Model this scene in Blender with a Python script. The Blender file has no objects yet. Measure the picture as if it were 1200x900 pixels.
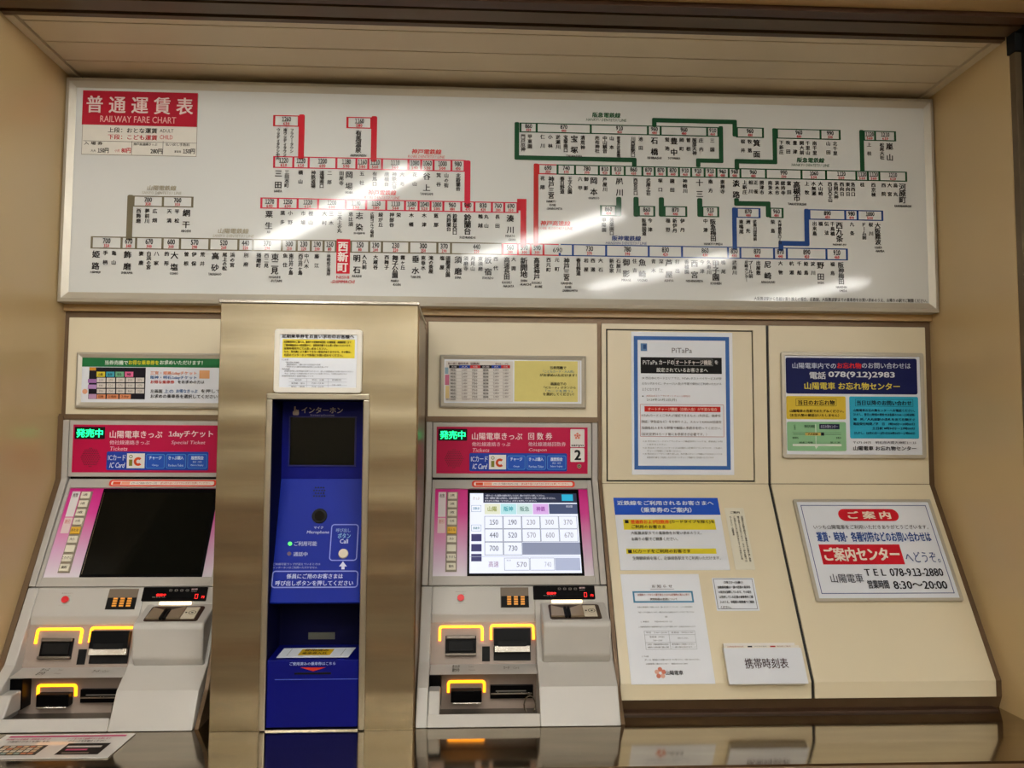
import bpy, math, random
from mathutils import Matrix, Vector
random.seed(7)
S = bpy.context.scene
COL = S.collection

# ------------------------------------------------------------------ camera
EYE = 1.60                      # eye height, floor is z = 0
F, TH, PS, RO = 1000.0, 0.0702617, 0.0500531, 0.0046383

def ray(px, py):
    u = (px - 600) / F; v = (py - 450) / F
    c, s = math.cos(RO), math.sin(RO)
    u, v = u * c + v * s, -u * s + v * c
    y = math.cos(TH) + v * math.sin(TH); z = math.sin(TH) - v * math.cos(TH)
    return Vector((u * math.cos(PS) + y * math.sin(PS), -u * math.sin(PS) + y * math.cos(PS), z))

def proj(P):
    X, Y, Z = P[0], P[1], P[2] - EYE
    x = X * math.cos(PS) - Y * math.sin(PS); y = X * math.sin(PS) + Y * math.cos(PS)
    z = Z * math.cos(TH) - y * math.sin(TH); y2 = y * math.cos(TH) + Z * math.sin(TH)
    u, v = x / y2, -z / y2
    c, s = math.cos(RO), math.sin(RO)
    return 600 + F * (u * c - v * s), 450 + F * (u * s + v * c)

cam_d = bpy.data.cameras.new('camera'); cam = bpy.data.objects.new('camera', cam_d); COL.objects.link(cam)
fw = ray(600, 450).normalized(); rt = (ray(1600, 450) - ray(600, 450)).normalized(); up = rt.cross(fw)
m = Matrix((rt, up, -fw)).transposed().to_4x4(); m.translation = (0, 0, EYE)
cam.matrix_world = m
cam_d.sensor_width = 36; cam_d.lens = F / 1200 * 36; cam_d.clip_start = 0.02
S.camera = cam

# ------------------------------------------------------------------ light and exposure
S.view_settings.view_transform = 'Standard'; S.view_settings.look = 'None'
S.view_settings.gamma = 1; S.view_settings.use_curve_mapping = False
S.view_settings.exposure = 0.0
LAMP = 47.0                     # radiance of the fluorescent tubes
w = bpy.data.worlds.new('hall_air'); S.world = w; w.use_nodes = True
w.node_tree.nodes['Background'].inputs[0].default_value = (1.0, 0.86, 0.66, 1)
w.node_tree.nodes['Background'].inputs[1].default_value = 0.05

# ------------------------------------------------------------------ materials
def lin(h):
    if isinstance(h, str):
        c = [int(h[i:i + 2], 16) / 255 for i in (0, 2, 4)]
        return tuple(x / 12.92 if x <= .04045 else ((x + .055) / 1.055) ** 2.4 for x in c)
    return h
MATS = {}
def mat(name, col, rough=.5, metal=0, coat=0, coat_r=.05, var=.04, scale=6, bump=0, emit=0, ecol=None, stretch=None, spec=.5):
    if name in MATS: return MATS[name]
    M = bpy.data.materials.new(name); M.use_nodes = True; nt = M.node_tree; N = nt.nodes
    b = N['Principled BSDF']; c = lin(col)
    b.inputs['Metallic'].default_value = metal; b.inputs['Roughness'].default_value = rough
    b.inputs['Coat Weight'].default_value = coat; b.inputs['Coat Roughness'].default_value = coat_r
    b.inputs['Specular IOR Level'].default_value = spec
    tc = N.new('ShaderNodeTexCoord'); mp = N.new('ShaderNodeMapping'); nt.links.new(tc.outputs['Object'], mp.inputs[0])
    if stretch: mp.inputs['Scale'].default_value = stretch
    no = N.new('ShaderNodeTexNoise'); no.inputs['Scale'].default_value = scale; no.inputs['Detail'].default_value = 3
    nt.links.new(mp.outputs[0], no.inputs['Vector'])
    r = N.new('ShaderNodeValToRGB')
    lo = tuple(x * (1 - var) for x in c); hi = tuple(min(1, x * (1 + var)) for x in c)
    r.color_ramp.elements[0].position = .3; r.color_ramp.elements[1].position = .7
    r.color_ramp.elements[0].color = (*lo, 1); r.color_ramp.elements[1].color = (*hi, 1)
    nt.links.new(no.outputs['Fac'], r.inputs[0]); nt.links.new(r.outputs[0], b.inputs['Base Color'])
    if bump:
        bp = N.new('ShaderNodeBump'); bp.inputs['Strength'].default_value = bump; bp.inputs['Distance'].default_value = .002
        nt.links.new(no.outputs['Fac'], bp.inputs['Height']); nt.links.new(bp.outputs[0], b.inputs['Normal'])
    if emit:
        b.inputs['Emission Color'].default_value = (*lin(ecol or col), 1); b.inputs['Emission Strength'].default_value = emit
    MATS[name] = M; return M
def wavy(M, scale, stretch, dist):
    nt = M.node_tree; N = nt.nodes; tc = N.new('ShaderNodeTexCoord'); mp = N.new('ShaderNodeMapping'); no = N.new('ShaderNodeTexNoise'); b2 = N.new('ShaderNodeBump')
    mp.inputs['Scale'].default_value = stretch; no.inputs['Scale'].default_value = scale; no.inputs['Detail'].default_value = 1
    b2.inputs['Strength'].default_value = 1; b2.inputs['Distance'].default_value = dist
    nt.links.new(tc.outputs['Object'], mp.inputs[0]); nt.links.new(mp.outputs[0], no.inputs['Vector']); nt.links.new(no.outputs['Fac'], b2.inputs['Height'])
    old = [n for n in N if n.type == 'BUMP' and n != b2]
    if old: nt.links.new(b2.outputs[0], old[0].inputs['Normal'])
    else: nt.links.new(b2.outputs[0], N['Principled BSDF'].inputs['Normal'])
def ink(col, coat=0):           # flat print colour
    return mat('ink_%s%s' % (col, '_gloss' if coat else ''), col, .6, var=.02, scale=40, coat=coat, coat_r=CHART_COAT, spec=.2)
CHART_COAT = .065
CREAM = mat('cream_laminate', 'D9CEB2', .38, var=.03, scale=2.5)
TAN = mat('tan_laminate', 'B99A68', .33, var=.05, scale=1.6)
SIDE = mat('side_wall_laminate', 'C4AA7C', .28, var=.05, scale=1.2)
BROWN = mat('bronze_trim', '6A543C', .42, .35, var=.08, scale=20)
DARK = mat('dark_gap', '17130F', .6)
CASE = mat('machine_case_grey', 'ABA7A0', .36, var=.03, scale=5)
CASE2 = mat('console_warm_grey', 'B5B2AC', .33, var=.03, scale=5)
PLATE = mat('console_recess_plate', '94857A', .45, var=.04, scale=8)
BLACK = mat('black_plastic', '030304', .35, spec=.08)
MBLACK = mat('matt_black', '070707', .6, spec=.2)
STEEL = mat('brushed_steel', 'A4987F', .27, 1, var=.09, scale=3, bump=.1, stretch=(1, 1, 14))
wavy(STEEL, 1.9, (.35, .35, 3.2), .012)
STEEL2 = mat('counter_steel', 'AA9F8C', .09, 1, var=.10, scale=4, bump=.04, stretch=(1, 6, 1))
LIP = mat('dark_steel_lip', '6E665C', .35, .7, var=.03)
CHROME = mat('polished_lip', 'C9C3B8', .2, 1, var=.03)
ALU = mat('anodised_aluminium', 'B9B3A4', .42, .35, var=.04, scale=14, stretch=(.4, 1, 1))
ALUW = mat('white_enamel_frame', 'E4E0D6', .3, var=.03)
PAPER = mat('paper_white', 'E2E7F0', .55, var=.015, scale=10)
ACRY = mat('acrylic_white', 'DEE3EC', .3, coat=.6, coat_r=.06, var=.01)
CHART = mat('chart_sheet', 'CFD1CE', .5, coat=.42, coat_r=CHART_COAT, var=.015, scale=1.2)
CEIL = mat('soffit_board', 'D8C8AA', .5, var=.04, scale=3)
BLUE = mat('kiosk_blue', '030A6A', .5, var=.05, scale=5, spec=.15)
BLUE_LIT = mat('kiosk_blue_lit_face', '04208C', .5, var=.05, scale=5, spec=.15)  # lighter copy of the blue: overhead light painted into the up-facing slope
GLASS = mat('dark_screen_glass', '040605', .12, var=.1, spec=.22)
AMBER = mat('amber_light_guide', 'FFB52E', .4, emit=3.0, ecol='FF9E12')
WARMBAR = mat('warm_light_bar', 'FFE9C4', .4, emit=3.0, ecol='FFDDA8')
GREENLED = mat('green_led', '20FFB0', .4, emit=1.6, ecol='10FF90')
REDLED = mat('red_led', 'FF2020', .4, emit=1.3, ecol='FF1A18')
TUBE = mat('fluorescent_tube', 'FFFFFF', .5, emit=LAMP, ecol='FDFBF6')

# ------------------------------------------------------------------ mesh tools
LOC = {}
class MB:
    def __init__(s): s.v = []; s.f = []; s.mi = []; s.mats = []
    def slot(s, M):
        if M not in s.mats: s.mats.append(M)
        return s.mats.index(M)
    def add(s, vs, fs, M):
        b = len(s.v); k = s.slot(M); s.v += [tuple(p) for p in vs]
        for f in fs: s.f.append([b + i for i in f]); s.mi.append(k)
    def box(s, x0, x1, y0, y1, z0, z1, M):
        if x0 > x1: x0, x1 = x1, x0
        if y0 > y1: y0, y1 = y1, y0
        if z0 > z1: z0, z1 = z1, z0
        vs = [(x, y, z) for z in (z0, z1) for y in (y0, y1) for x in (x0, x1)]
        s.add(vs, [(0, 2, 3, 1), (4, 5, 7, 6), (0, 1, 5, 4), (2, 6, 7, 3), (0, 4, 6, 2), (1, 3, 7, 5)], M)
    def prism(s, prof, x0, x1, M):      # prof: (y, z) polygon, extruded along x
        n = len(prof); a = sum(prof[i][0] * prof[(i + 1) % n][1] - prof[(i + 1) % n][0] * prof[i][1] for i in range(n))
        if a > 0: prof = prof[::-1]
        vs = [(x0, y, z) for y, z in prof] + [(x1, y, z) for y, z in prof]
        fs = [tuple(range(n))[::-1], tuple(range(n, 2 * n))] + [(i, (i + 1) % n, n + (i + 1) % n, n + i) for i in range(n)]
        s.add(vs, [f[::-1] for f in fs], M)
    def slab(s, pl, u0, u1, v0, v1, h0, h1, M):   # box in plane coordinates
        if u0 > u1: u0, u1 = u1, u0
        if v0 > v1: v0, v1 = v1, v0
        vs = [pl.pt(u, v, h) for h in (h0, h1) for v in (v0, v1) for u in (u0, u1)]
        s.add(vs, [(0, 2, 3, 1), (4, 5, 7, 6), (0, 1, 5, 4), (2, 6, 7, 3), (0, 4, 6, 2), (1, 3, 7, 5)], M)
    def ring(s, pl, u0, u1, v0, v1, wd, h0, h1, M):  # rectangular frame
        s.slab(pl, u0, u1, v1 - wd, v1, h0, h1, M); s.slab(pl, u0, u1, v0, v0 + wd, h0, h1, M)
        s.slab(pl, u0, u0 + wd, v0 + wd, v1 - wd, h0, h1, M); s.slab(pl, u1 - wd, u1, v0 + wd, v1 - wd, h0, h1, M)
    def mitre(s, pl, u0, u1, v0, v1, wd, h0, h1, hin, M):  # picture-frame moulding falling towards the picture
        o = [(u0, v0), (u1, v0), (u1, v1), (u0, v1)]; i = [(u0 + wd, v0 + wd), (u1 - wd, v0 + wd), (u1 - wd, v1 - wd), (u0 + wd, v1 - wd)]
        q = wd * .35
        j = [(u0 + q, v0 + q), (u1 - q, v0 + q), (u1 - q, v1 - q), (u0 + q, v1 - q)]
        vs = [pl.pt(*p, h0) for p in o] + [pl.pt(*p, h1 - .003) for p in o] + [pl.pt(*p, h1) for p in j] + [pl.pt(*p, hin) for p in i] + [pl.pt(*p, h0) for p in i]
        fs = []
        for k in range(4):
            n = (k + 1) % 4
            for a in (0, 4, 8, 12): fs.append((a + k, a + n, a + 4 + n, a + 4 + k))
            fs.append((16 + k, 16 + n, n, k))
        s.add(vs, fs, M)
    def disc(s, pl, u, v, r, h0, h1, M, n=20):
        vs = [pl.pt(u + r * math.cos(2 * math.pi * k / n), v + r * math.sin(2 * math.pi * k / n), h) for h in (h0, h1) for k in range(n)]
        s.add(vs, [tuple(range(n))[::-1], tuple(range(n, 2 * n))] + [(k, (k + 1) % n, n + (k + 1) % n, n + k) for k in range(n)], M)
    def rslab(s, pl, u0, u1, v0, v1, r, h0, h1, M, n=5):   # rounded-corner slab
        pts = rpts(u0, u1, v0, v1, r, n); k = len(pts)
        vs = [pl.pt(*p, h0) for p in pts] + [pl.pt(*p, h1) for p in pts]
        s.add(vs, [tuple(range(k))[::-1], tuple(range(k, 2 * k))] + [(i, (i + 1) % k, k + (i + 1) % k, k + i) for i in range(k)], M)
    def rframe(s, pl, u0, u1, v0, v1, r, wd, h0, h1, M, n=5):
        a = rpts(u0, u1, v0, v1, r, n); b = rpts(u0 + wd, u1 - wd, v0 + wd, v1 - wd, max(r - wd, .0008), n); k = len(a)
        vs = [pl.pt(*p, h) for h, L in ((h0, a), (h1, a), (h1, b), (h0, b)) for p in L]
        fs = []
        for i in range(k):
            j = (i + 1) % k
            for q in range(4): A = q * k; B = ((q + 1) % 4) * k; fs.append((A + i, A + j, B + j, B + i))
        s.add(vs, fs, M)
    def obj(s, name, parent=None, bevel=0, seg=2, label=None, world=False):
        if not s.v: return None
        if parent is None:
            xs, ys, zs = zip(*s.v); o0 = Vector(((min(xs) + max(xs)) / 2, (min(ys) + max(ys)) / 2, min(zs)))
        else: o0 = LOC[parent]
        me = bpy.data.meshes.new(name)
        me.from_pydata([(x - o0[0], y - o0[1], z - o0[2]) for x, y, z in s.v], [], s.f)
        for M in s.mats: me.materials.append(M)
        me.polygons.foreach_set('material_index', s.mi); me.update()
        o = bpy.data.objects.new(name, me); COL.objects.link(o); LOC[o] = o0
        if parent: o.parent = parent
        else: o.location = o0
        if bevel:
            b = o.modifiers.new('edge', 'BEVEL'); b.width = bevel; b.segments = seg; b.limit_method = 'ANGLE'; b.angle_limit = .5
        if label: o['label'] = label
        return o
def rpts(u0, u1, v0, v1, r, n=5):
    if u0 > u1: u0, u1 = u1, u0
    if v0 > v1: v0, v1 = v1, v0
    r = min(r, (u1 - u0) / 2 - 1e-5, (v1 - v0) / 2 - 1e-5); out = []
    for cx, cy, a in ((u1 - r, v1 - r, 0), (u0 + r, v1 - r, 90), (u0 + r, v0 + r, 180), (u1 - r, v0 + r, 270)):
        for k in range(n + 1):
            t = math.radians(a + 90 * k / n); out.append((cx + r * math.cos(t), cy + r * math.sin(t)))
    return out
def empty(name, loc, label, cat, group=None):
    o = bpy.data.objects.new(name, None); COL.objects.link(o); o.location = loc; LOC[o] = Vector(loc)
    o.empty_display_size = .05; return tag(o, label, cat, group)
def tag(o, label, cat, group=None):
    o['label'] = label; o['category'] = cat
    if group: o['group'] = group
    return o
def struct(o, label=None):
    o['kind'] = 'structure'
    if label: o['label'] = label
    return o

class Plane:
    def __init__(s, O, V, dx=0):        # origin, up direction in the plane; u is world x
        s.O = Vector(O); s.V = Vector(V).normalized(); s.N = Vector((1, 0, 0)).cross(s.V); s.dx = dx
        if s.N.y > 0 and abs(s.N.y) > 1e-6: s.N = -s.N
    def hit(s, px, py, h=0):
        d = ray(px, py); o = s.O + s.N * h - Vector((0, 0, EYE)); return d * (o.dot(s.N) / d.dot(s.N)) + Vector((0, 0, EYE))
    def uv(s, px, py):
        P = s.hit(px, py) - s.O; return P.x, P.dot(s.V)
    def pt(s, u, v, h=0): return s.O + Vector((u + s.dx, 0, 0)) + s.V * v + s.N * h
    def u_at(s, px, v):
        y = 450
        for _ in range(5):
            u = s.uv(px, y)[0]; y = proj(s.O + Vector((u, 0, 0)) + s.V * v)[1]
        return u
    def box(s, x0, y0, x1, y1):
        xm, ym = (x0 + x1) / 2, (y0 + y1) / 2
        return s.uv(x0, ym)[0], s.uv(x1, ym)[0], s.uv(xm, y1)[1], s.uv(xm, y0)[1]
def vplane(Y, dx=0): return Plane((0, Y, EYE), (0, 0, 1), dx)

TXT = {}; GL = {}
def raw_glyph(t, res):
    c = bpy.data.curves.new('print_source', 'FONT'); c.body = t; c.size = 1; c.resolution_u = res
    o = bpy.data.objects.new('print_source', c); COL.objects.link(o); me = o.to_mesh()
    vs = [(v.co.x, v.co.y) for v in me.vertices]; fs = [tuple(p.vertices) for p in me.polygons]
    o.to_mesh_clear(); bpy.data.objects.remove(o); bpy.data.curves.remove(c)
    return vs, fs
def one_glyph(ch, res):
    """outline and advance of one character"""
    k = (ch, res)
    if k in GL: return GL[k]
    if ch == '1':                                   # the full-width figure has its flag
        vs, fs = raw_glyph('\uff11', res); x0 = min(x for x, y in vs); vs = [((x - x0) * .95 + .09, y * .92) for x, y in vs]; r = (vs, fs, .58)
    elif ch == ' ': r = ([], [], .30)
    elif ch == '\u3000': r = ([], [], 1.0)
    else:
        vs, fs = raw_glyph(ch, res)
        if ord(ch) > 0x2fff or not vs: adv = 1.0
        else: adv = max(x for x, y in raw_glyph(ch + 'l', 1)[0]) - max(x for x, y in raw_glyph('l', 1)[0])
        r = (vs, fs, adv)
    GL[k] = r; return r
def glyphs(text, bold=0, res=2):
    """vertices, faces and bounds; weight comes from slightly shifted copies of each outline"""
    k = (text, bold, res)
    if k in TXT: return TXT[k]
    V, Fc, x = [], [], 0
    o = bold * .8
    sh = [(0, 0)] if bold < .005 else [(-o, 0), (o, 0)] if bold < .02 else [(-o, o * .5), (o, o * .5), (-o, -o * .5), (o, -o * .5)]
    for ch in text:
        vs, fs, adv = one_glyph(ch, res)
        for n, (a, b_) in enumerate(sh):
            q = len(V); V += [(px_ + x + a, py_ + b_, n) for px_, py_ in vs]; Fc += [tuple(q + i for i in f) for f in fs]
        x += adv
    if not V: r = (V, Fc, 0, 1, 0, 1)
    else:
        xs, ys, _n = zip(*V); r = (V, Fc, min(xs), max(xs), min(ys), max(ys))
    TXT[k] = r; return r

class Print:
    """flat print on a plane: coloured fields and lettering, in photograph measure"""
    def __init__(s, pl, base=.0006, coat=0):
        s.pl = pl; s.b = base; s.coat = coat; s.k = 0; s.blk = MB(); s.let = MB()
    def M(s, c): return ink(c, s.coat) if isinstance(c, str) else c
    def h(s, layer): s.k = (s.k + 1) % 50; return s.b + layer * .0004 + s.k * 4e-6
    def poly(s, pts, c, layer=0, mb=None):
        hh = s.h(layer); vs = [s.pl.pt(*p, hh) for p in pts]
        a = sum(pts[i][0] * pts[(i + 1) % len(pts)][1] - pts[(i + 1) % len(pts)][0] * pts[i][1] for i in range(len(pts)))
        idx = list(range(len(pts)))
        (mb or s.blk).add(vs, [idx if a > 0 else idx[::-1]], s.M(c))
    def r(s, u0, u1, v0, v1, c, layer=0): s.poly([(u0, v0), (u1, v0), (u1, v1), (u0, v1)], c, layer)
    def rect(s, x0, y0, x1, y1, c, layer=0): s.r(*s.pl.box(x0, y0, x1, y1), c, layer)
    def rr(s, x0, y0, x1, y1, rad, c, layer=0): s.poly(rpts(*s.pl.box(x0, y0, x1, y1), rad * .0025), c, layer)
    def line(s, x0, y0, x1, y1, wpx, c, layer=0, rad=0):      # rectangular outline
        u0, u1, v0, v1 = s.pl.box(x0, y0, x1, y1); t = wpx * .0025
        s.outline(u0, u1, v0, v1, t, c, layer, rad * .0025)
    def outline(s, u0, u1, v0, v1, t, c, layer=0, rad=0):
        a = rpts(u0, u1, v0, v1, max(rad, .0005), 4); b = rpts(u0 + t, u1 - t, v0 + t, v1 - t, max(rad - t, .0004), 4); n = len(a)
        hh = s.h(layer); vs = [s.pl.pt(*p, hh) for p in a + b]
        s.blk.add(vs, [(i, (i + 1) % n, n + (i + 1) % n, n + i) for i in range(n)], s.M(c))
    def hline(s, x0, y, x1, wpx, c, layer=0):
        u0, v = s.pl.uv(x0, y); u1 = s.pl.u_at(x1, v); t = wpx * .00125; s.r(u0, u1, v - t, v + t, c, layer)
    def vline(s, x, y0, y1, wpx, c, layer=0):
        u = s.pl.uv(x, (y0 + y1) / 2)[0]; v0 = s.pl.uv(x, y0)[1]; v1 = s.pl.uv(x, y1)[1]; t = wpx * .00125; s.r(u - t, u + t, v1, v0, c, layer)
    def dot(s, x, y, rpx, c, layer=1, n=14):
        u, v = s.pl.uv(x, y); q = rpx * .0025
        s.poly([(u + q * math.cos(k * 2 * math.pi / n), v + q * math.sin(k * 2 * math.pi / n)) for k in range(n)], c, layer)
    def t_uv(s, u0, u1, v0, v1, text, c, bold=0, layer=3, res=2, shear=0, full=False):
        vs, fs, a, b, d, e = glyphs(text, bold, res)
        if not vs: return
        if full: d, e = -.08, .84
        sx = (u1 - u0) / (b - a); sy = (v1 - v0) / max(e - d, .05)
        hh = s.h(layer)
        P = [s.pl.pt(u0 + (x - a) * sx + shear * (y - d) * sy, v0 + (y - d) * sy, hh + n * 6e-5) for x, y, n in vs]
        s.let.add(P, fs, s.M(c))
    def t(s, x0, y0, x1, y1, text, c, bold=0, layer=3, res=2, shear=0, full=False):
        s.t_uv(*s.pl.box(x0, y0, x1, y1), text, c, bold, layer, res, shear, full)
    def vt(s, u, v, text, wd, pitch, c, bold=.02, layer=3, res=1):   # vertical text, top at v
        for k, ch in enumerate(text):
            if ch in ' 　': continue
            vs, fs, a, b, d, e = glyphs(ch, bold, res)
            if not vs: continue
            sc = wd; cx, cy = .5, .38; hh = s.h(layer)
            if ch == 'ー': 
                P = [s.pl.pt(u - (y - .38) * sc, v - k * pitch - wd / 2 - (x - .5) * sc, hh + n * 6e-5) for x, y, n in vs]
            else: P = [s.pl.pt(u + (x - (a + b) / 2) * sc, v - k * pitch - wd / 2 + (y - cy) * sc, hh + n * 6e-5) for x, y, n in vs]
            s.let.add(P, fs, s.M(c))
    def emit(s, parent, fields='field_print', letters='lettering'):
        for o in (s.blk.obj(fields, parent), s.let.obj(letters, parent)):
            if o: o['kind'] = 'stuff'

XL, XR = -1.262, 1.510
WY, CY = 2.70, 2.647            # back wall, face of the fare chart
BZ, KY, KZ = EYE - .125, 2.382, EYE - .657     # bend of the wall, knee of the slope
CT = EYE - .74                  # counter top
ZC = EYE + 1.153                # soffit
SV = Vector((0, WY - KY, BZ - KZ)).normalized()
WALLP = vplane(WY)
SLOPE = Plane((0, WY, BZ), SV)

# ================================================================== SETTING
def shell():
    # hall
    HZ = EYE + 1.40
    tile = mat('floor_tile', '8C8478', .3, var=.12, scale=1.5)
    hw = mat('hall_wall', 'B39A70', .5, var=.06, scale=.8)
    hc = mat('hall_ceiling', 'C9BFA8', .6, var=.04, scale=1)
    b = MB(); b.box(-5, 6, -5.2, 2.9, -.1, 0, tile); struct(b.obj('floor'), 'grey station floor')
    b = MB(); b.box(-5, 6, -5.2, 2.9, HZ, HZ + .1, hc); struct(b.obj('ceiling'), 'station hall ceiling')
    b = MB(); b.box(-5.1, -5, -5.2, 2.9, 0, HZ, hw); struct(b.obj('wall_left'), 'far left hall wall')
    b = MB(); b.box(6, 6.1, -5.2, 2.9, 0, HZ, hw); struct(b.obj('wall_right'), 'far right hall wall')
    b = MB(); b.box(-5.1, 6.1, -5.3, -5.2, 0, HZ, mat('rear_wall_paint', 'C0B496', .6, var=.05, scale=.6)); struct(b.obj('wall_rear'), 'hall wall behind the camera')
    b = MB(); b.box(-5, 6, -5.2, -5.17, 0, 1.15, mat('reflector', '8A5A2C', .5)); struct(b.obj('trim_3'), 'brown wainscot added low on the rear hall wall to tint the steel pillar')  # unseen band added so the steel pillar reflects brown lower down
    # wall the niche is cut into
    b = MB(); b.box(-5, XL - .02, 2.13, 2.9, 0, HZ, hw); struct(b.obj('wall_front_left'), 'tan wall left of the ticket niche')
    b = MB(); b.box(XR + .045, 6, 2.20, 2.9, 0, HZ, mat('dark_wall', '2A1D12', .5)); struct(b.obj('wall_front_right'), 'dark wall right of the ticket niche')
    b = MB(); b.box(XL - .02, XR + .045, 2.02, 2.15, ZC + .012, HZ, TAN); b.box(XR + .045, 6, 2.02, 2.2, ZC + .012, HZ, TAN)
    struct(b.obj('wall_header'), 'tan header wall above the niche')
    # niche side walls
    b = MB(); b.box(XL - .02, XL, 2.15, 2.9, CT - .1, ZC + .3, SIDE); struct(b.obj('wall_niche_left', bevel=.001), 'glossy tan side wall left of the fare chart')
    b = MB(); b.box(XR, XR + .02, 2.262, 2.9, CT - .1, ZC + .3, SIDE); struct(b.obj('wall_niche_right'), 'glossy tan side wall right of the fare chart')
    b = MB(); b.box(XR + .002, XR + .02, 2.236, 2.260, CT - .1, ZC, mat('jamb_metal', '6B5A42', .4, .5)); b.box(XR + .02, XR + .045, 2.20, 2.26, CT - .1, ZC, MBLACK)
    b.box(XR - .004, XR + .02, 2.225, 2.262, ZC - .055, ZC, MBLACK)
    struct(b.obj('trim_1'), 'narrow metal shutter guide at the right edge of the niche')
    # shutter rails above
    rail = mat('shutter_rail', '5A452C', .4, .4, var=.08)
    b = MB(); b.box(XL, XR, 2.272, 2.292, ZC - .004, ZC + .05, rail); b.box(XL, XR, 2.20, 2.258, ZC - .002, ZC + .05, rail)
    b.box(XL, XR + .04, 2.15, 2.188, ZC - .002, ZC + .05, mat('rail_brown', '4A2E18', .45, .2))
    b.box(XL - .02, XR + .045, 2.15, 2.30, ZC + .05, ZC + .2, MBLACK)
    b.box(XR + .0, XR + .4, 2.146, 2.262, ZC - .004, ZC + .05, MBLACK)
    struct(b.obj('trim_2'), 'dark shutter rails along the front of the soffit')
    # soffit with boards
    b = MB(); b.box(XL, XR, 2.292, 2.9, ZC + .012, ZC + .03, DARK); c = struct(b.obj('ceiling_soffit'), 'tan boarded soffit above the fare chart')
    ys = [2.294, 2.329, 2.452, 2.574, 2.70]
    for a, d in zip(ys, ys[1:]):
        b = MB(); b.box(XL + .03, XR - .03, a + .0028, d - .0028, ZC, ZC + .010, CEIL); b.obj('soffit_board', c, bevel=.001)
    for x0, x1 in ((XL, XL + .026), (XR - .026, XR)):
        b = MB(); b.box(x0, x1, 2.294, 2.7, ZC - .006, ZC + .008, CEIL); b.obj('edge_strip', c)
    # back wall: bronze ground that shows between the panels
    o = .012; n = SLOPE.N
    def P(y, z): return (y + o, z - o * .3)
    prof = [(WY + o, ZC + .02), P(WY, BZ), P(KY, KZ), (KY + o, CT + .035), (KY + o + .015, CT), (2.88, CT), (2.88, ZC + .02)]
    b = MB(); b.prism(prof, .4205, XR, BROWN); b.box(XL, .4205, 2.725, 2.88, CT, ZC + .02, BROWN); b.box(XL, .4205, WY + o, 2.725, EYE + .05, ZC, BROWN); wall = struct(b.obj('wall_back'), 'cream panelled back wall of the ticket niche')
    b = MB(); b.box(XL, XR, WY - .004, WY + o, EYE + .407, EYE + .455, TAN); b.obj('rail', wall, bevel=.001, label='tan rail under the fare chart')
    ptop = EYE + .387
    def panel(u0, u1, z0, z1, nm='panel'):
        b = MB(); b.box(u0, u1, WY, WY + .011, z0, z1, CREAM); return b.obj(nm, wall, bevel=.0015)
    panel(-1.245, -.700, EYE + .066, ptop)
    panel(-.131, .408, EYE + .068, ptop)
    # panel 3 with flush access door
    a0, a1, a2, a3 = .4225, .9575, EYE + .368, EYE - .118
    d0, d1 = WALLP.uv(712, 470)[0], WALLP.uv(882, 470)[0]; dz1 = WALLP.uv(800, 388)[1] + EYE; dz0 = WALLP.uv(800, 563)[1] + EYE
    b = MB(); g = .0045
    b.box(a0, a1, WY, WY + .011, dz1 + g, ptop, CREAM); b.box(a0, d0 - g, WY, WY + .011, dz0 - g, dz1 + g, CREAM)
    b.box(d1 + g, a1, WY, WY + .011, dz0 - g, dz1 + g, CREAM); b.box(a0, a1, WY, WY + .011, BZ + .0025, dz0 - g, CREAM)
    b.obj('panel', wall)
    b = MB(); b.box(d0 - g, d1 + g, WY + .009, WY + .0115, dz0 - g, dz1 + g, DARK); b.obj('door_gap', wall)
    b = MB(); b.box(d0, d1, WY - .001, WY + .008, dz0, dz1, CREAM); b.obj('access_door', wall, bevel=.0015)
    panel(.9665, 1.487, BZ + .0025, ptop)
    for u0, u1 in ((.4225, .9575), (.9665, 1.487)):
        # lower bent sheet
        q = .010
        pr = [(WY, BZ + .0015), (KY, KZ), (KY, CT + .038), (KY + q, CT + .038), (KY + q, KZ - .002), (WY + q, BZ - .006)]
        b = MB(); b.prism(pr, u0, u1, CREAM); b.obj('panel', wall, bevel=.0012)
    b = MB(); b.box(.9585, .9655, WY + .001, WY + .01, BZ, ptop, DARK)
    b.prism([(WY + .004, BZ), (KY + .004, KZ), (KY + .004, CT + .038), (KY + .01, CT + .038), (KY + .01, KZ), (WY + .01, BZ)], .9585, .9655, DARK)
    b.obj('panel_joint', wall)
    b = MB(); b.box(.4205, 1.487, KY - .006, KY + .03, CT, CT + .006, mat('kick_bronze', '3C2616', .5)); b.obj('foot_strip', wall)
shell()

# counter
root = empty('steel_counter', (.12, 2.3, CT - .05), 'polished stainless steel counter top running under the ticket machines', 'counter')
b = MB(); b.box(XL + .0, XR + .0, 2.16, 2.88, CT - .05, CT, STEEL2); b.box(XL - .018, XR + .04, 2.008, 2.13, CT - .05, CT, STEEL2)
b.box(XL - .018, XR + .0, 2.13, 2.16, CT - .05, CT, STEEL2); b.obj('worktop', root)
b = MB(); b.box(XL - .018, XR + .04, 1.965, 2.008, CT - .06, CT - .003, mat('nosing', '9A7F66', .35, .6)); b.obj('nosing', root, bevel=.008)
b = MB(); b.box(XL - .018, XR + .04, 2.03, 2.12, 0, CT - .05, mat('counter_base', '8A7A60', .5)); b.obj('base', root)

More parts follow.
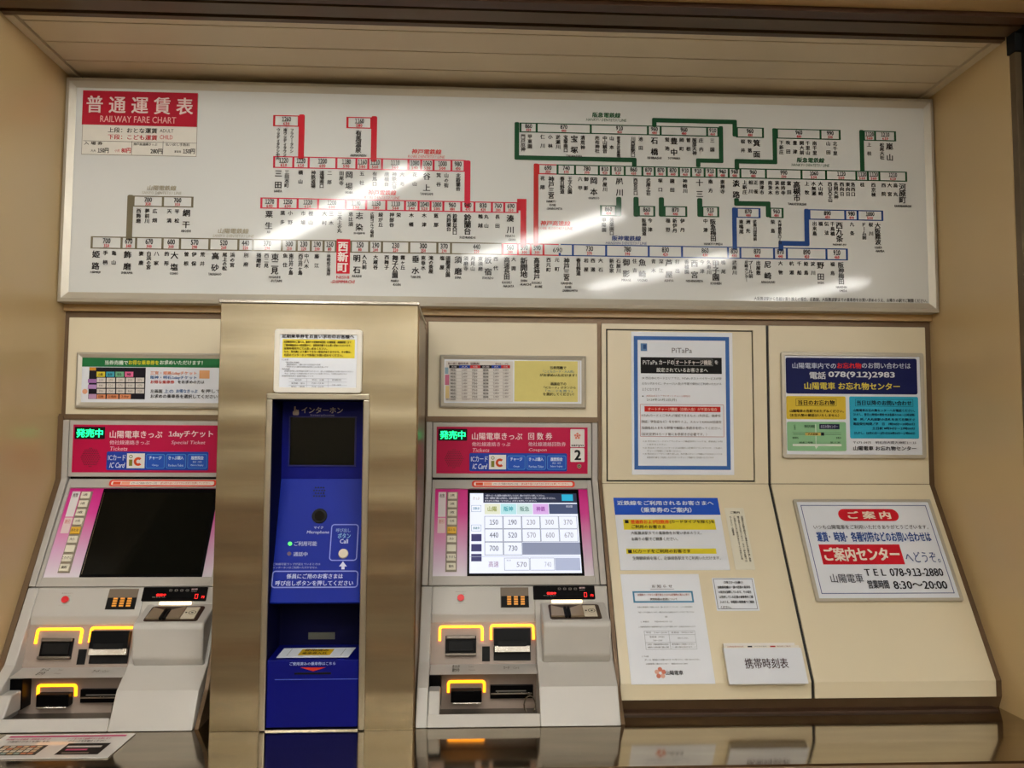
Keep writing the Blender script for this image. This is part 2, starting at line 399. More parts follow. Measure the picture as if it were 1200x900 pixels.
# ================================================================== FARE CHART
def fare_chart():
    pl = vplane(CY)
    root = empty('fare_chart', (.12, WY, EYE + .43), 'wide white railway fare chart board with coloured route lines above the machines', 'sign')
    u0, u1, v0, v1 = XL + .004, XR - .004, .428, 1.131
    b = MB(); b.mitre(pl, u0, u1, v0, v1, .030, -.052, .004, -.003, ALU); b.obj('frame', root)
    b = MB(); b.slab(pl, u0 + .028, u1 - .028, v0 + .028, v1 - .028, -.03, -.004, CHART); b.obj('sheet', root)
    p = Print(pl, -.0036, .42)
    RED, MAG, GRN, BLU, OLV, BK = 'C0182A', 'C81E3C', '0E4A28', '1C4488', '6E6650', '1E1A1A'
    px = .00265
    # title block
    p.rect(96, 108, 231, 182, '8A8578', 0); p.rect(96.6, 108.6, 230.4, 181.4, 'DCD9CF', 1)
    p.rect(96, 107, 231, 147, 'A8102A', 2)
    p.t(101, 113, 226, 133, '普 通 運 賃 表', 'DDC8C4', .025)
    p.t(117, 136, 206, 143.5, 'RAILWAY FARE CHART', 'E0A8A4', .008)
    p.t(126, 149.5, 184, 155.5, '上段：おとな運賃', BK, .02); p.t(187, 151, 203, 155, 'ADULT', BK)
    p.t(126, 157.5, 184, 163.5, '下段：こども運賃', RED, .02); p.t(187, 158, 202, 163, 'CHILD', RED)
    p.hline(97, 164.5, 230, .5, '555048', 2)
    for x in (154, 190.5): p.vline(x, 165, 181, .5, '555048', 2)
    p.t(98, 165.5, 120, 169.5, '入 場 券', BK, .02); p.t(156, 167, 184, 170.5, '神戸高速線きっぷ', BK, .01, res=1); p.t(194, 167.5, 222, 171, '払い戻し手数料', BK, .01, res=1)
    p.t(106, 174.5, 112, 178, '大人', BK, res=1); p.t(114, 173, 127, 179, '150円', BK, .03)
    p.t(134, 174.5, 140, 178, '小児', RED, res=1); p.t(142, 173, 153, 179, '80円', RED, .03)
    p.t(176, 174, 190, 180, '280円', BK, .03); p.t(204, 176, 212, 179, '乗車券', BK, res=1); p.t(214, 174, 228, 180, '150円', BK, .03)

    def V(x, y): return pl.uv(x, y)[1]
    def half(f): return str(int(math.ceil(int(f) / 20.0) * 10))
    def row(xr, yt, yb, divs, fares, cols, wdiv=2.5):
        """row of fare boxes; yt, yb at pixel xr"""
        vt_, vb = V(xr, yt), V(xr, yb); us = [pl.u_at(x, (vt_ + vb) / 2) for x in divs]; t = .5 * px; d = wdiv / 2 * px
        for i, f in enumerate(fares):
            c = cols[i] if isinstance(cols, list) else cols
            a, e = us[i], us[i + 1]
            p.r(a - d, e + d, vt_ - 1.6 * t, vt_ + t, c, 0); p.r(a - d, e + d, vb - t, vb + 1.6 * t, c, 0)
            p.r(a - d, a + d, vb, vt_, c, 1); p.r(e - d, e + d, vb, vt_, c, 1)
            if f:
                m_ = (a + e) / 2; ww = (8.6 if len(f) == 3 else 10.6) * px / 2; hh = vt_ - vb
                ww = min(ww, (e - a) / 2 - d)
                p.t_uv(m_ - ww, m_ + ww, vb + hh * .42, vb + hh * .88, f, BK, .03)
                h_ = half(f); ww *= .72 if len(h_) == 3 else .5
                p.t_uv(m_ - ww, m_ + ww, vb + hh * .08, vb + hh * .38, h_, RED, .03, res=1)
        return vb
    def stations(vb, items, c=BK):
        """items: 'x:name' small, 'x*name*ROMAJI' large"""
        for it in items.split():
            if '*' in it:
                x, name, *rj = it.split('*'); x = float(x); n = len(name)
                wd = (9.0 if n <= 3 else 7.4) * px; pitch = {2: 13.8 * px, 3: 8.2 * px}.get(n, 6.8 * px)
                u = pl.u_at(x, vb - .03); top = vb - 2.6 * px
                p.vt(u, top, name, wd, pitch, c, .035)
                low = top - pitch * (n - 1) - wd
                for k, r_ in enumerate(rj):
                    r_ = r_.replace('_', ' '); L = len(r_) * 1.9 * px / 2
                    p.t_uv(u - L + k * 2 * px, u + L + k * 2 * px, low - (4.6 + 4.4 * k) * px, low - (1.6 + 4.4 * k) * px, r_, c, .035, res=1)
            else:
                x, name = it.split(':'); x = float(x); n = len(name)
                wd = 5.7 * px; pitch = {1: 5 * px, 2: 11 * px, 3: 6.0 * px, 4: 5.3 * px}.get(n, 5.0 * px)
                if n > 5: wd = 4.6 * px; pitch = 4.3 * px
                p.vt(pl.u_at(x, vb - .03), vb - 2.6 * px, name, wd, pitch, c, .035)
    def bar(pts, wpx, c):
        """thick route line through pixel points, right angled"""
        q = [pl.uv(*a) for a in pts]; t = wpx / 2 * px
        for k in range(1, len(q)):                    # square it up
            (a, b_), (e, f) = q[k - 1], q[k]
            if abs(e - a) > abs(f - b_): q[k] = (e, b_)
            else: q[k] = (a, f)
        for k in range(1, len(q)):
            (a, b_), (e, f) = q[k - 1], q[k]
            if abs(e - a) > abs(f - b_): p.poly(rpts(min(a, e) - t, max(a, e) + t, b_ - t, b_ + t, t * .6), c, 2)
            else: p.poly(rpts(a - t, a + t, min(b_, f) - t, max(b_, f) + t, t * .6), c, 2)
    def name(x0, y0, x1, y1, jp, en, c, dx=8):
        p.t(x0, y0, x1, y1, jp, c, .04, shear=.12); p.t(x0 - dx, y1 + 1.2, x1 + dx, y1 + 4.4, en, c, 0, res=1, shear=.1)
    # A: short branches
    vb = row(322, 134.7, 147, [321, 350], ['1260'], RED); stations(vb, '326:ウッディタウン中央 334:南ウッディタウン 342:フラワータウン')
    bar([(353.5, 137), (353.5, 183)], 7, RED); p.rect(346, 134.4, 354, 147, RED, 0) if False else None
    vb = row(408, 136.8, 149.3, [407, 435], ['1160'], RED); stations(vb, '420*有馬温泉*ARIMAONSEN'); bar([(438.5, 139), (438.5, 186)], 7, RED)
    # B
    vb = row(320, 182.8, 195.8, [321, 343.5, 361.5, 394, 417.5, 431.5, 447.5, 478.5, 493.5, 508, 529, 544.5],
             ['1220', '1220', '1200', '1180', '1160', '1110', '1110', '1080', '1060', '1000', '980'], MAG)
    stations(vb, '326*三田*SANDA 336:三田本町 352:横山 367:神鉄道場 377:道場南口 386:二郎 400:田尾寺 409*岡場*OKABA 424:五社 439:有馬口 453:唐櫃台 462:神鉄六甲 471:大池 486:花山 500*谷上*TANIGAMI 514:箕谷 523:山の街 537:北鈴蘭台')
    bar([(548, 191), (548, 240)], 7, MAG)
    # C
    vb = row(306, 231.5, 243.5, [306, 325.5, 348.5, 372.5, 405, 429, 452.5, 474.5, 490.5, 504.5, 519.5, 540.5, 556, 576.5, 591, 606.5],
             ['1270', '1250', '1220', '1200', '1180', '1150', '1110', '1080', '1040', '1000', '960', '940', '830', '760', '690'], MAG)
    stations(vb, '315*粟生*AO 331:葉多 340:小野 355:市場 364:樫山 380:大村 388:三木 398:三木上の丸 411:恵比須 421*志染*SHIJIMI 436:広野ゴルフ場前 446:緑が丘 459:押部谷 467:栄 482:木幡 497:木津 511:藍那 526:西鈴蘭台 533:鈴蘭台西口 548*鈴蘭台*SUZURANDAI 563:鵯越 570:丸山 583:長田 598*湊川*MINATO*-GAWA')
    p.rect(606, 232.8, 617, 246.5, RED, 2); bar([(613.5, 238), (613.5, 287)], 7, RED)
    # D main line
    D1 = [107, 142, 159, 190, 210.5, 245, 279, 296, 330, 347.5, 364, 379, 393.5]
    f1 = ['700', '670', '670', '600', '570', '520', '440', '370', '300', '230', '190', '150']
    vb = row(107, 277, 290.5, D1, f1, OLV)
    D2 = [411, 432.5, 447.5, 479.5, 512.5, 528.5, 588.5]
    yD, yDb = proj(pl.pt(pl.u_at(411, V(107, 277)), V(107, 277)))[1], proj(pl.pt(pl.u_at(411, vb), vb))[1]
    row(411, yD, yDb, D2, ['150', '190', '230', '300', '370', '440'], OLV)
    row(411, yD, yDb, [589, 607, 622, 637, 656], ['560', '590', '590', None], RED)
    row(411, yD, yDb, [656, 671.5, 710.5, 760.5, 799.5, 853.5, 868, 907.5, 922.5, 969, 993], [None, '730', '780', '830', '860', '850', '870', '870', '890', '910'], BLU)
    p.rect(655, 284, 657, 296, 'CFD1CE', 1); p.t(648, 290, 659, 295.5, '690', BK, .01)
    stations(vb, '112*姫路*HIMEJI 123:手柄 133:亀山 149*飾磨*SHIKAMA 165:妻鹿 174:白浜の宮 183:八家 195:的形 204*大塩*OSHIO 218:曽根 227:伊保 237:荒井 252*高砂*TAKASAGO 263:尾上の松 272:浜の宮 288:別府 303:播磨町 312:西二見 322*東二見*HIGASHI*-FUTAMI 334:魚住 341:東江井ヶ島 352:西江井ヶ島 359:中八木 371:藤江 385:林崎松江海岸')
    stations(vb, '418*明石*AKASHI 427:人丸前 440:大蔵谷 453:西舞子 463*舞子公園*MAIKO*-KOEN 472:霞ヶ丘 487*垂水*TARUMI 496:東垂水 505:滝の茶屋 518:塩屋 525:須磨浦公園 537*須磨*SUMA 546:須磨寺 554:月見山 563:東須磨 572*板宿*ITAYADO 581:西代 594*高速長田*KOSOKU*-NAGATA 602:大開 614*新開地*SHIN*-KAICHI 629*高速神戸*KOSOKU*-KOBE 643:西元町 653:元町 664*神戸三宮*HANSHIN*KOBE*-SANNOMIYA')
    stations(vb, '678:春日野道 687:岩屋 695:西灘 704:大石 717:新在家 725:石屋川 734*御影*MIKAGE 744:住吉 753*魚崎*UOZAKI 766:青木 775:深江 784*芦屋*ASHIYA 794:打出 805:香櫨園 814*西宮*NISHINOMIYA 823:今津 831:久寿川 839*甲子園*KOSHIEN 848:鳴尾 861:武庫川 875:尼崎センター 880:プール前 889:出屋敷 900*尼崎*AMAGASAKI 915:大物 928:杭瀬 937:千船 945:姫島 953:淀川 962*野田*NODA 976:福島 986*阪神梅田*HANSHIN*UMEDA')
    # this station
    p.rect(394, 280, 410, 320.5, 'C8102C', 3)
    u, v = pl.uv(402, 282.5); p.vt(u, v, '西新町', 12.4 * px, 12.4 * px, 'F0E4E0', .05, 4, 2)
    p.t(394, 323, 409, 326.5, 'NISHI', RED, .02, res=1); p.t(387, 328, 415, 332, '-SHIMMACHI', RED, .02, res=1, shear=.2)
    # G grey branch
    bar([(152.5, 231.5), (152.5, 278)], 7, OLV)
    vb = row(156, 229.3, 241.2, [156, 190.5, 225], ['700', '700'], OLV); stations(vb, '162:西飾磨 172:夢前川 181:広畑 198:天満 207:平松 218*網干*ABOSHI')
    name(172, 217, 206, 223, '山陽電鉄線', 'SANYO DENTETSU LINE', 'A39C88', 6); name(255, 267.5, 291, 273.5, '山陽電鉄線', 'SANYO DENTETSU LINE', 'A39C88', 6)
    name(482, 174.5, 517, 180.5, '神戸電鉄線', 'KOBE DENTETSU LINE', 'CC4A4A', 4); name(633, 258.5, 668, 264.5, '神戸高速線', 'KOBE KOSOKU LINE', 'C83A32', 3)
    name(431, 222.5, 464, 228.5, '神戸電鉄線', 'KOBE DENTETSU LINE', 'CC4A4A', 4)
    name(694, 131.5, 727, 137.5, '阪急電鉄線', 'HANKYU DENTETSU LINE', '2E5E40', 7); name(934, 184.5, 966, 190.5, '阪急電鉄線', 'HANKYU DENTETSU LINE', '2E5E40', 6)
    name(717, 276, 751, 282, '阪神電鉄線', 'HANSHIN DENTETSU LINE', '3A4C84', 7)
    # E green rows
    bar([(605.8, 145.3), (605.8, 184.2), (743.5, 187.5), (743.5, 192.5)], 5.6, GRN)
    vb = row(612, 143.6, 154.2, [610, 629, 692.5, 759.5, 774.5, 829, 842], ['860', '870', '910', '960', '960', '910'], GRN)
    stations(vb, '613:門戸厄神 621:甲東園 636:仁川 645:小林 654:逆瀬川 663:宝塚南口 673*宝塚*TAKARAZUKA 683:清荒神 700:売布神社 709:中山観音 717:山本 725:雲雀丘花屋敷 742:川西能勢口 751:池田 767*石橋*ISHIBASHI 782:蛍池 790*豊中*TOYONAKA 799:岡町 807:曽根 814:服部天神 822:庄内 835:三国')
    bar([(845, 150), (845, 188.3), (818.5, 188), (818.5, 193)], 5.4, GRN)
    bar([(767, 146), (767, 140.4), (861.2, 142.5), (861.2, 157)], 5.6, GRN)
    vb = row(866, 149, 160.2, [864, 894.5], ['960'], GRN); stations(vb, '871:桜井 879:牧落 887*箕面')
    # F long green row
    bar([(628.3, 194), (628.3, 286)], 5.8, 'B8201E')
    vb = row(632, 192.2, 203.3, [631, 653.5, 674, 702, 716, 732.3, 753, 767.5, 781.7, 796, 810.3, 826, 840, 854.3, 868, 898, 939.7, 968.5, 1004, 1017.5, 1031, 1062.5],
             ['690', '740', '780', '810', '810', '860', '870', '870', '870', '910', '910', '910', '960', '960', '960', '990', '1060', '1120', '1120', '1120', '1210'], [RED] + [GRN] * 20)
    stations(vb, '636:花隈 646*神戸三宮*HANKYU*KOBE*-SANNOMIYA 659:春日野道 668:王子公園 680:六甲 687:御影 696*岡本*OKAMOTO 709:芦屋川 726*夙川 745:西宮北口 760:武庫之荘 774:塚口 788:園田 803:神崎川 820*十三 833:南方 847:崇禅寺 863*淡路 873:上新庄 880:相川 886:正雀 893:摂津市 903:南茨木 911:茨木市 918:総持寺 925:富田 934*高槻市*TAKATSUKISHI 946:上牧 954:水無瀬 962:大山崎 973:西山天王山 980:長岡天神 987:西向日 994:東向日 1000:洛西口 1011:桂 1024:西京極 1036:西院 1043:大宮 1050:烏丸 1058*河原町*KAWARAMACHI')
    # E2, E3
    bar([(908, 152.5), (908, 189.5), (863.8, 189), (863.8, 196)], 5.6, GRN)
    vb = row(912, 150.5, 161.5, [911, 962, 984.5], ['960', '990'], GRN); stations(vb, '916:下新庄 924:吹田 932:豊津 940:関大前 947:千里山 955:南千里 971:山田 979:北千里')
    bar([(1010, 154.5), (1010, 198)], 5.6, GRN)
    vb = row(1014, 153, 164, [1013, 1026, 1049.5], ['1120', '1210'], GRN); stations(vb, '1019:上桂 1034:松尾大社 1043*嵐山')
    # short green branches
    bar([(725.3, 233.5), (725.3, 250)], 6.4, GRN); vb = row(704, 240.5, 252.2, [704.5, 722], ['860'], GRN); stations(vb, '708:甲陽園 717:苦楽園口')
    bar([(745.6, 233.5), (745.6, 250.5)], 6.4, GRN); vb = row(750, 241.2, 252.8, [749, 767], ['860'], GRN); stations(vb, '755:阪神国道 762:今津')
    bar([(775.3, 234), (775.3, 250.5)], 6.4, GRN); vb = row(780, 241.5, 253, [779, 804.5], ['870'], GRN); stations(vb, '783:稲野 791:新伊丹 800:伊丹')
    bar([(820.3, 235), (820.3, 250.8)], 6.4, GRN); vb = row(825, 242, 253.5, [823.5, 842], ['910'], GRN); stations(vb, '827:中津 836*阪急梅田*HANKYU_UMEDA')
    bar([(863.4, 234.8), (863.4, 238), (900.5, 238.8), (900.5, 251.5)], 6, GRN); vb = row(904, 243.5, 254.6, [903, 917.5], ['960'], GRN); stations(vb, '906:柴島 914:天神橋筋六丁目')
    # blue branches
    bar([(860.8, 245.5), (860.8, 290)], 5.6, BLU); vb = row(866, 243.6, 254.4, [864, 890.5], ['870'], BLU); stations(vb, '869:東鳴尾 877:洲先 885:武庫川団地前')
    bar([(945.5, 247.3), (945.5, 285.3), (915.5, 285), (915.5, 291)], 6, BLU)
    vb = row(950, 245.3, 256.6, [949, 991, 1005.5, 1034.5], ['890', '980', '1000'], BLU); stations(vb, '955:出来島 962:福 969:伝法 976:千鳥橋 984*西九条*NISHIKUJO 999:九条 1013:ドーム前 1021:桜川 1029*大阪難波*OSAKA*-NAMBA')
    p.t(884, 348.8, 1087, 353.3, '大阪難波駅から各線お乗り換えの場合、近鉄線、大阪難波駅までの乗車券をお買い求めのうえ、お降りの駅でご精算ください。', BK, .02, res=1)
    p.emit(root, 'route_print')
fare_chart()

# ================================================================== TICKET MACHINES
def ticket_machine(dx, lit, label):
    HY = 2.690
    hp = vplane(HY, dx); sp = Plane((0, WY - .004, BZ + .004), SV, dx); V_ = vplane
    X0, X1 = -.133, .407; LS = .0022 if lit else .0165
    root = empty('ticket_machine', (dx + .137, 2.5, CT), label, 'ticket machine')
    hz1 = EYE + .068
    def z(py, Y): return V_(Y).uv(612, py)[1] + EYE
    def sl(py): P = sp.hit(612, py); return (P.y, P.z)
    s686 = sl(687); s719 = sl(719); s775 = sl(775); s790 = sl(790)
    bend = (HY, BZ + .012)
    # casing: dark core and light side rails
    b = MB(); b.prism([(2.75, hz1 + .004), (HY + .022, hz1 + .004), (bend[0] + .022, bend[1]), (s686[0] + .024, s686[1]), (s686[0] + .16, s686[1] - .02), (2.75, s686[1] - .02)], X0 + dx + .002, X1 + dx - .002, DARK)
    b.obj('chassis', root)
    for a, e in ((X0, X0 + .018), (X1 - .018, X1)):
        b = MB()
        b.prism([(2.75, hz1), (HY - .002, hz1), (bend[0] - .002, bend[1]), (s686[0], s686[1] + .004), (2.75, s686[1] + .004)], a + dx, e + dx, CASE)
        b.obj('side_rail', root, bevel=.002)
    # dark surround
    b = MB()
    for a, e in ((X0 - LS, X0 - .0005), (X1 + .002, X1 + .0125)):
        b.prism([(2.72, hz1 + .012), (HY, hz1 + .012), (HY, bend[1]), (sl(805)[0] + .004, sl(805)[1]), (2.30, CT + .0005), (2.72, CT + .0005)], a + dx, e + dx, BROWN)
    b.box(X0 - LS + dx, X1 + .0125 + dx, HY + .004, 2.72, hz1 + .001, hz1 + .018, BROWN)
    b.obj('surround', root)
    # header
    p0, p1 = X0 + .020, X1 - .020; hb = z(560, HY)
    b = MB(); b.box(p0 + dx, p1 + dx, HY - .002, HY + .020, hb, hz1 - .001, CASE); hd = b.obj('header_panel', root, bevel=.002)
    p = Print(hp, .0024)
    PINK = mat('magenta_sign', 'B00640', .5, var=.03, spec=.2)
    p.rect(511.5, 500.5, 688.5, 555, PINK, 0)
    p.rr(513.5, 502.5, 547.5, 516.5, 1, '050805', 1)
    p.t(553, 507, 612, 515.5, '山陽電車きっぷ', 'E8D4D6', .02); p.t(553, 518, 598, 523, '他社線連絡きっぷ', 'E0B8C4', .015); p.t(553, 525.3, 573, 529.8, 'Tickets', 'E0B0C0', .01, shear=.2)
    if lit:
        p.t(619, 507, 647, 515.5, '回 数 券', 'E8D4D6', .02); p.t(619, 518, 663, 523, '他社線連絡回数券', 'E0B8C4', .015); p.t(619, 525.3, 640, 529.8, 'Coupon', 'E0B0C0', .01, shear=.2)
    else:
        p.t(619, 507, 669, 515.5, '1dayチケット', 'E8D4D6', .03); p.t(622, 518.5, 660, 523.5, 'Special Ticket', 'E0B8C4', .01, shear=.2)
    p.rr(550, 531, 664.5, 552.3, 2, '1A3C9C', 1)
    p.t(552, 534.5, 571.5, 541, 'ICカード', 'D8DEF0', .015); p.t(553.5, 543.5, 570, 549.5, 'IC Card', 'D8DEF0', .02, shear=.2)
    p.rect(573, 533, 593, 550, 'E2DFDA', 2)
    # interlocked i and c mark
    p.rect(575.5, 540, 579.3, 547.3, '7A7C2C', 3); p.dot(577.5, 536.6, 2.2, '6E7A3A', 3); p.dot(577.5, 536.6, 1.3, 'E2DFDA', 4)
    u, v = hp.uv(585.8, 542.3); arc = []
    for k in range(15): t = math.radians(45 + 270 * k / 14); arc.append((u + .0135 * math.cos(t), v + .0135 * math.sin(t)))
    for k in range(15): t = math.radians(315 - 270 * k / 14); arc.append((u + .0058 * math.cos(t), v + .0058 * math.sin(t)))
    for k in range(14): p.poly([arc[k], arc[k + 1], arc[28 - k], arc[29 - k]], 'CC4418', 3)
    for x0, x1, a, e in ((594.5, 615.5, 'チャージ', 'Charge'), (617, 639.5, 'きっぷ購入', 'Purchase Ticket'), (641, 663.2, '履歴照会', 'Balance Inquiry')):
        p.rr(x0, 533.8, x1, 550.3, 2, '4A8CD0', 2); p.rr(x0 + .6, 534.5, x1 - .6, 549.7, 1.6, '2252B4', 3)
        m_ = (x0 + x1) / 2; wd = 7 if len(a) < 5 else 8.5
        p.t(m_ - wd, 536, m_ + wd, 540.3, a, 'DCE6F4', .03, 4, res=1); p.t(m_ - min(wd, len(e) * .62), 545.3, m_ + min(wd, len(e) * .62), 548, e, 'C8D8F0', .01, 4, res=1)
        if a == '履歴照会': p.t(m_ - 5, 541.6, m_ + 5, 544, '表示・印字', 'C8D8F0', .01, 4, res=1)
    if lit:
        p.rr(668.3, 503, 684.8, 524, 1, 'DEDAD6', 1); p.rr(668.3, 525, 684.8, 541.3, 1, 'E2E0DC', 1)
        for k in range(5):
            t = math.radians(90 + 72 * k); p.dot(676.5 + 2.6 * math.cos(t), 511 - 2.6 * math.sin(t), 1.5, 'D88470', 2)
        p.dot(676.5, 511, 1.2, 'C04A38', 3)
        p.t(669.3, 521, 684, 524, 'sanyo', '403A3A', .03, 2); p.t(673, 527.2, 680.8, 539.2, '2', '080808', .05, 2)
    p.emit(hd)
    b = MB(); q = Print(hp, .0040); q.t(515.5, 504.8, 545.5, 514.6, '発売中', GREENLED, .035, 1); b = q.let
    b.obj('led_sign', root, label='green glowing LED characters')
    # speaker dots
    b = MB(); cu, cv = hp.uv(532, 537.5); R = .029; st = .0056
    for i in range(-6, 7):
        for j in range(-6, 7):
            du = i * st + (st / 2 if j % 2 else 0); dv = j * st
            if du * du + dv * dv < R * R: b.disc(hp, cu + du, cv + dv, .0017, .0018, .0033, mat('grille_hole', '3A0416', .7), 6)
    o = b.obj('speaker_grille', root); o['kind'] = 'stuff'
    if lit:
        b = MB(); u, v = hp.uv(678.5, 546.2); b.disc(hp, u, v, .0068, .002, .005, CHROME); b.disc(hp, u, v, .0045, .005, .0055, BLACK); b.disc(hp, u, v, .0022, .0055, .007, CHROME); b.obj('key_lock', root)
    # screen door on the slope
    b = MB()
    _, v_top = sp.uv(600, 562.5); _, v_bot = sp.uv(600, 685.5)
    wu0, wu1 = sp.uv(508.5, 624)[0], sp.uv(692.5, 624)[0]; wv1, wv0 = sp.uv(600, 572.5)[1], sp.uv(600, 675)[1]
    b.slab(sp, p0, wu0, v_bot, v_top, -.016, .001, CASE); b.slab(sp, wu1, p1, v_bot, v_top, -.012, .001, CASE)
    b.slab(sp, wu0, wu1, wv1, v_top, -.012, .001, CASE); b.slab(sp, wu0, wu1, v_bot, wv0, -.012, .001, CASE)
    door = b.obj('screen_door', root, bevel=.0012)
    b = MB(); grad = MATS.get('pink_fade')
    if not grad:
        grad = mat('pink_fade', 'D02080', .35); nt = grad.node_tree; N = nt.nodes; bs = N['Principled BSDF']
        g = N.new('ShaderNodeNewGeometry'); sx = N.new('ShaderNodeSeparateXYZ'); mr = N.new('ShaderNodeMapRange'); cr = N.new('ShaderNodeValToRGB')
        nt.links.new(g.outputs['Position'], sx.inputs[0]); nt.links.new(sx.outputs[2], mr.inputs[0])
        mr.inputs[1].default_value = sp.pt(0, wv1).z; mr.inputs[2].default_value = sp.pt(0, wv0).z
        e = cr.color_ramp.elements; e[0].color = (*lin('C0147A'), 1); e[1].color = (*lin('D9D2DC'), 1)
        x = cr.color_ramp.elements.new(.3); x.color = (*lin('CE3C92'), 1); x = cr.color_ramp.elements.new(.72); x.color = (*lin('CFA4C6'), 1)
        nt.links.new(mr.outputs[0], cr.inputs[0]); nt.links.new(cr.outputs[0], bs.inputs['Base Color'])
    b.slab(sp, wu0, wu1, wv0, wv1, -.011, -.005, grad); b.obj('pink_faceplate', root)
    b = MB(); s0, s1 = sp.uv(547.8, 624)[0], sp.uv(681.6, 624)[0]; t0, t1 = sp.uv(612, 674.5)[1], sp.uv(612, 573.2)[1]
    b.slab(sp, s0, s1, t0, t1, -.005, -.0015, BLACK); scr = b.obj('monitor', root, bevel=.001)
    g0, g1 = sp.uv(550.4, 624)[0], sp.uv(678.6, 624)[0]; h0, h1 = sp.uv(612, 671.5)[1], sp.uv(612, 578)[1]
    b = MB(); LCD = mat('screen_white', '101010', .3, emit=1.05, ecol='EEF2FF')
    b.slab(sp, g0, g1, h0, h1, -.0014, -.0008, LCD if lit else GLASS); b.obj('screen_glass', scr)
    if lit:
        p = Print(sp, -.0004)
        def E(c, s=.8): return mat('lcd_%s_%d' % (c, s * 100), '0C0C0C', .3, emit=s, ecol=c)
        def f(x, y): return g0 + (g1 - g0) * x, h1 + (h0 - h1) * y          # 0..1 on the screen
        def cell(x0, y0, x1, y1, c, L=0, s=.75): a = f(x0, y1); e = f(x1, y0); p.r(a[0], e[0], a[1], e[1], E(c, s), L)
        def tx(x0, y0, x1, y1, s_, c, bd=.01, L=3): a = f(x0, y1); e = f(x1, y0); p.t_uv(a[0], e[0], a[1], e[1], s_, E(c, .7), bd, L)
        cell(.125, 0, 1, .125, '2C3450'); cell(.86, .015, .965, .10, '30C8F0', 1)
        tx(.14, .02, .70, .045, '一般きっぷ・大人運賃の金額を表示しています。購入するボタンを押してください。', 'F0F0FF', .03)
        tx(.14, .055, .80, .08, '小児・複数枚で購入の場合は、左側の枚数ボタン・小児ボタンを押してから選んでください。', 'F0F0FF', .03)
        tx(.14, .09, .62, .115, 'まちがえた時は「とりけし」ボタンを押してください。', 'F0F0FF', .03)
        cell(.735, .14, 1, .27, '5A6890', 0, .6); tx(.895, .16, .955, .19, '表示切替', 'F0F0FF', .02)
        for k, (s_, c) in enumerate((('山陽', 'A8B040'), ('阪神', '30B8C8'), ('阪急', '7AA8A0'), ('神鉄', 'B050C0'))):
            x = .135 + k * .15; cell(x, .14, x + .145, .275, ('F0F2D8', 'C0F0F4', 'DCF2F0', 'E8B8F4')[k], 1, .9); tx(x + .03, .175, x + .115, .24, s_, c, .03)
        fares = ['150', '190', '230', '300', '370', '440', '520', '570', '600', '670', '700', '730']
        for k, s_ in enumerate(fares):
            r_, c_ = divmod(k, 5); x, y = .135 + c_ * .171, .30 + r_ * .163
            a = f(x, y + .16); e = f(x + .169, y); p.outline(a[0], e[0], a[1], e[1], .0012, E('506088' if k < 12 and c_ < 3 else 'B8C0D8', .4), 2)
            cc = '707480' if c_ < 2 or k == 5 else 'B8B4BC'
            tx(x + .045, y + .045, x + .125, y + .11, s_, cc, .01)
        cell(.477, .63, 1, .78, 'A4ACC8', 0, .7)
        cell(0.0, .80, 1, .805, 'D0D8F0', 1)
        tx(.17, .86, .26, .93, '高速', 'C8A4C8', .02)
        for x0, x1 in ((.31, .535), (.54, .76)):
            a = f(x0, .97); e = f(x1, .82); p.outline(a[0], e[0], a[1], e[1], .0012, E('A0A8C0', .5), 2)
        tx(.33, .84, .37, .86, '高速', 'B0B0B8', 0); tx(.42, .87, .51, .93, '570', 'A8A4B0', .01); tx(.67, .87, .73, .93, '740', 'D0D0DC', 0)
        cell(.765, .82, .99, .97, 'C4CCE8', 0, .8)
        a = f(.015, .245); e = f(.105, .16); p.outline(a[0], e[0], a[1], e[1], .001, E('90B8D0', .5), 2); tx(.03, .185, .09, .22, '回数券', '50A0B8', .02)
        a = f(.015, .49); e = f(.105, .41); p.outline(a[0], e[0], a[1], e[1], .001, E('90B8D0', .5), 2); tx(.03, .435, .09, .47, '乗継券', '70A8B0', .02)
        tx(.03, .05, .09, .09, 'きっぷ', 'E8C890', .02)
        for y in (.525, .65, .77): cell(.015, y, .108, y + .09, '3C3C74', 1, .8)
        p.emit(scr, 'screen_print')
    else:
        b = MB(); b.slab(sp, g0 - .001, g0, h0, h1, -.0008, .0002, CHROME); b.obj('glass_edge', scr)
    # label strip above the screen
    p = Print(sp, .0012)
    p.rr(553, 563.6, 673.5, 571.2, 3.5, 'D8402C', 0); p.rr(555.5, 565.2, 671, 569.7, 2, 'E8DCD4', 1)
    p.rect(557.5, 565.8, 566, 569.2, 'D8502C', 2); p.rect(567, 565.8, 576.5, 569.2, 'E8A088', 2)
    p.t(578, 566.2, 607, 569, 'ICカードご利用の方はカードを', '6A5048', .01, res=1); p.t(611, 566.2, 667, 569, '読み取り部に入れてからボタンを押してください。', 'C8502C', .01, res=1)
    p.emit(door, 'strip_print')
    # side buttons
    b = MB(); a, e = sp.uv(523.2, 576)[0], sp.uv(536.3, 576)[0]
    c0, c1 = sp.uv(522.8, 622)[0], sp.uv(536, 622)[0]; tv, bv = sp.uv(530, 576)[1], sp.uv(530, 669.5)[1]
    b.slab(sp, c0, c1, bv, tv, -.005, -.0035, mat('button_strip', '8A8070', .4)); b.obj('button_strip', root)
    n = 9; hgt = (tv - bv) / n
    p = Print(sp, .0022)
    names = ['1枚', '2枚', '3枚', '小児', 'おとな', '大小', '', 'とりけし', '案内']
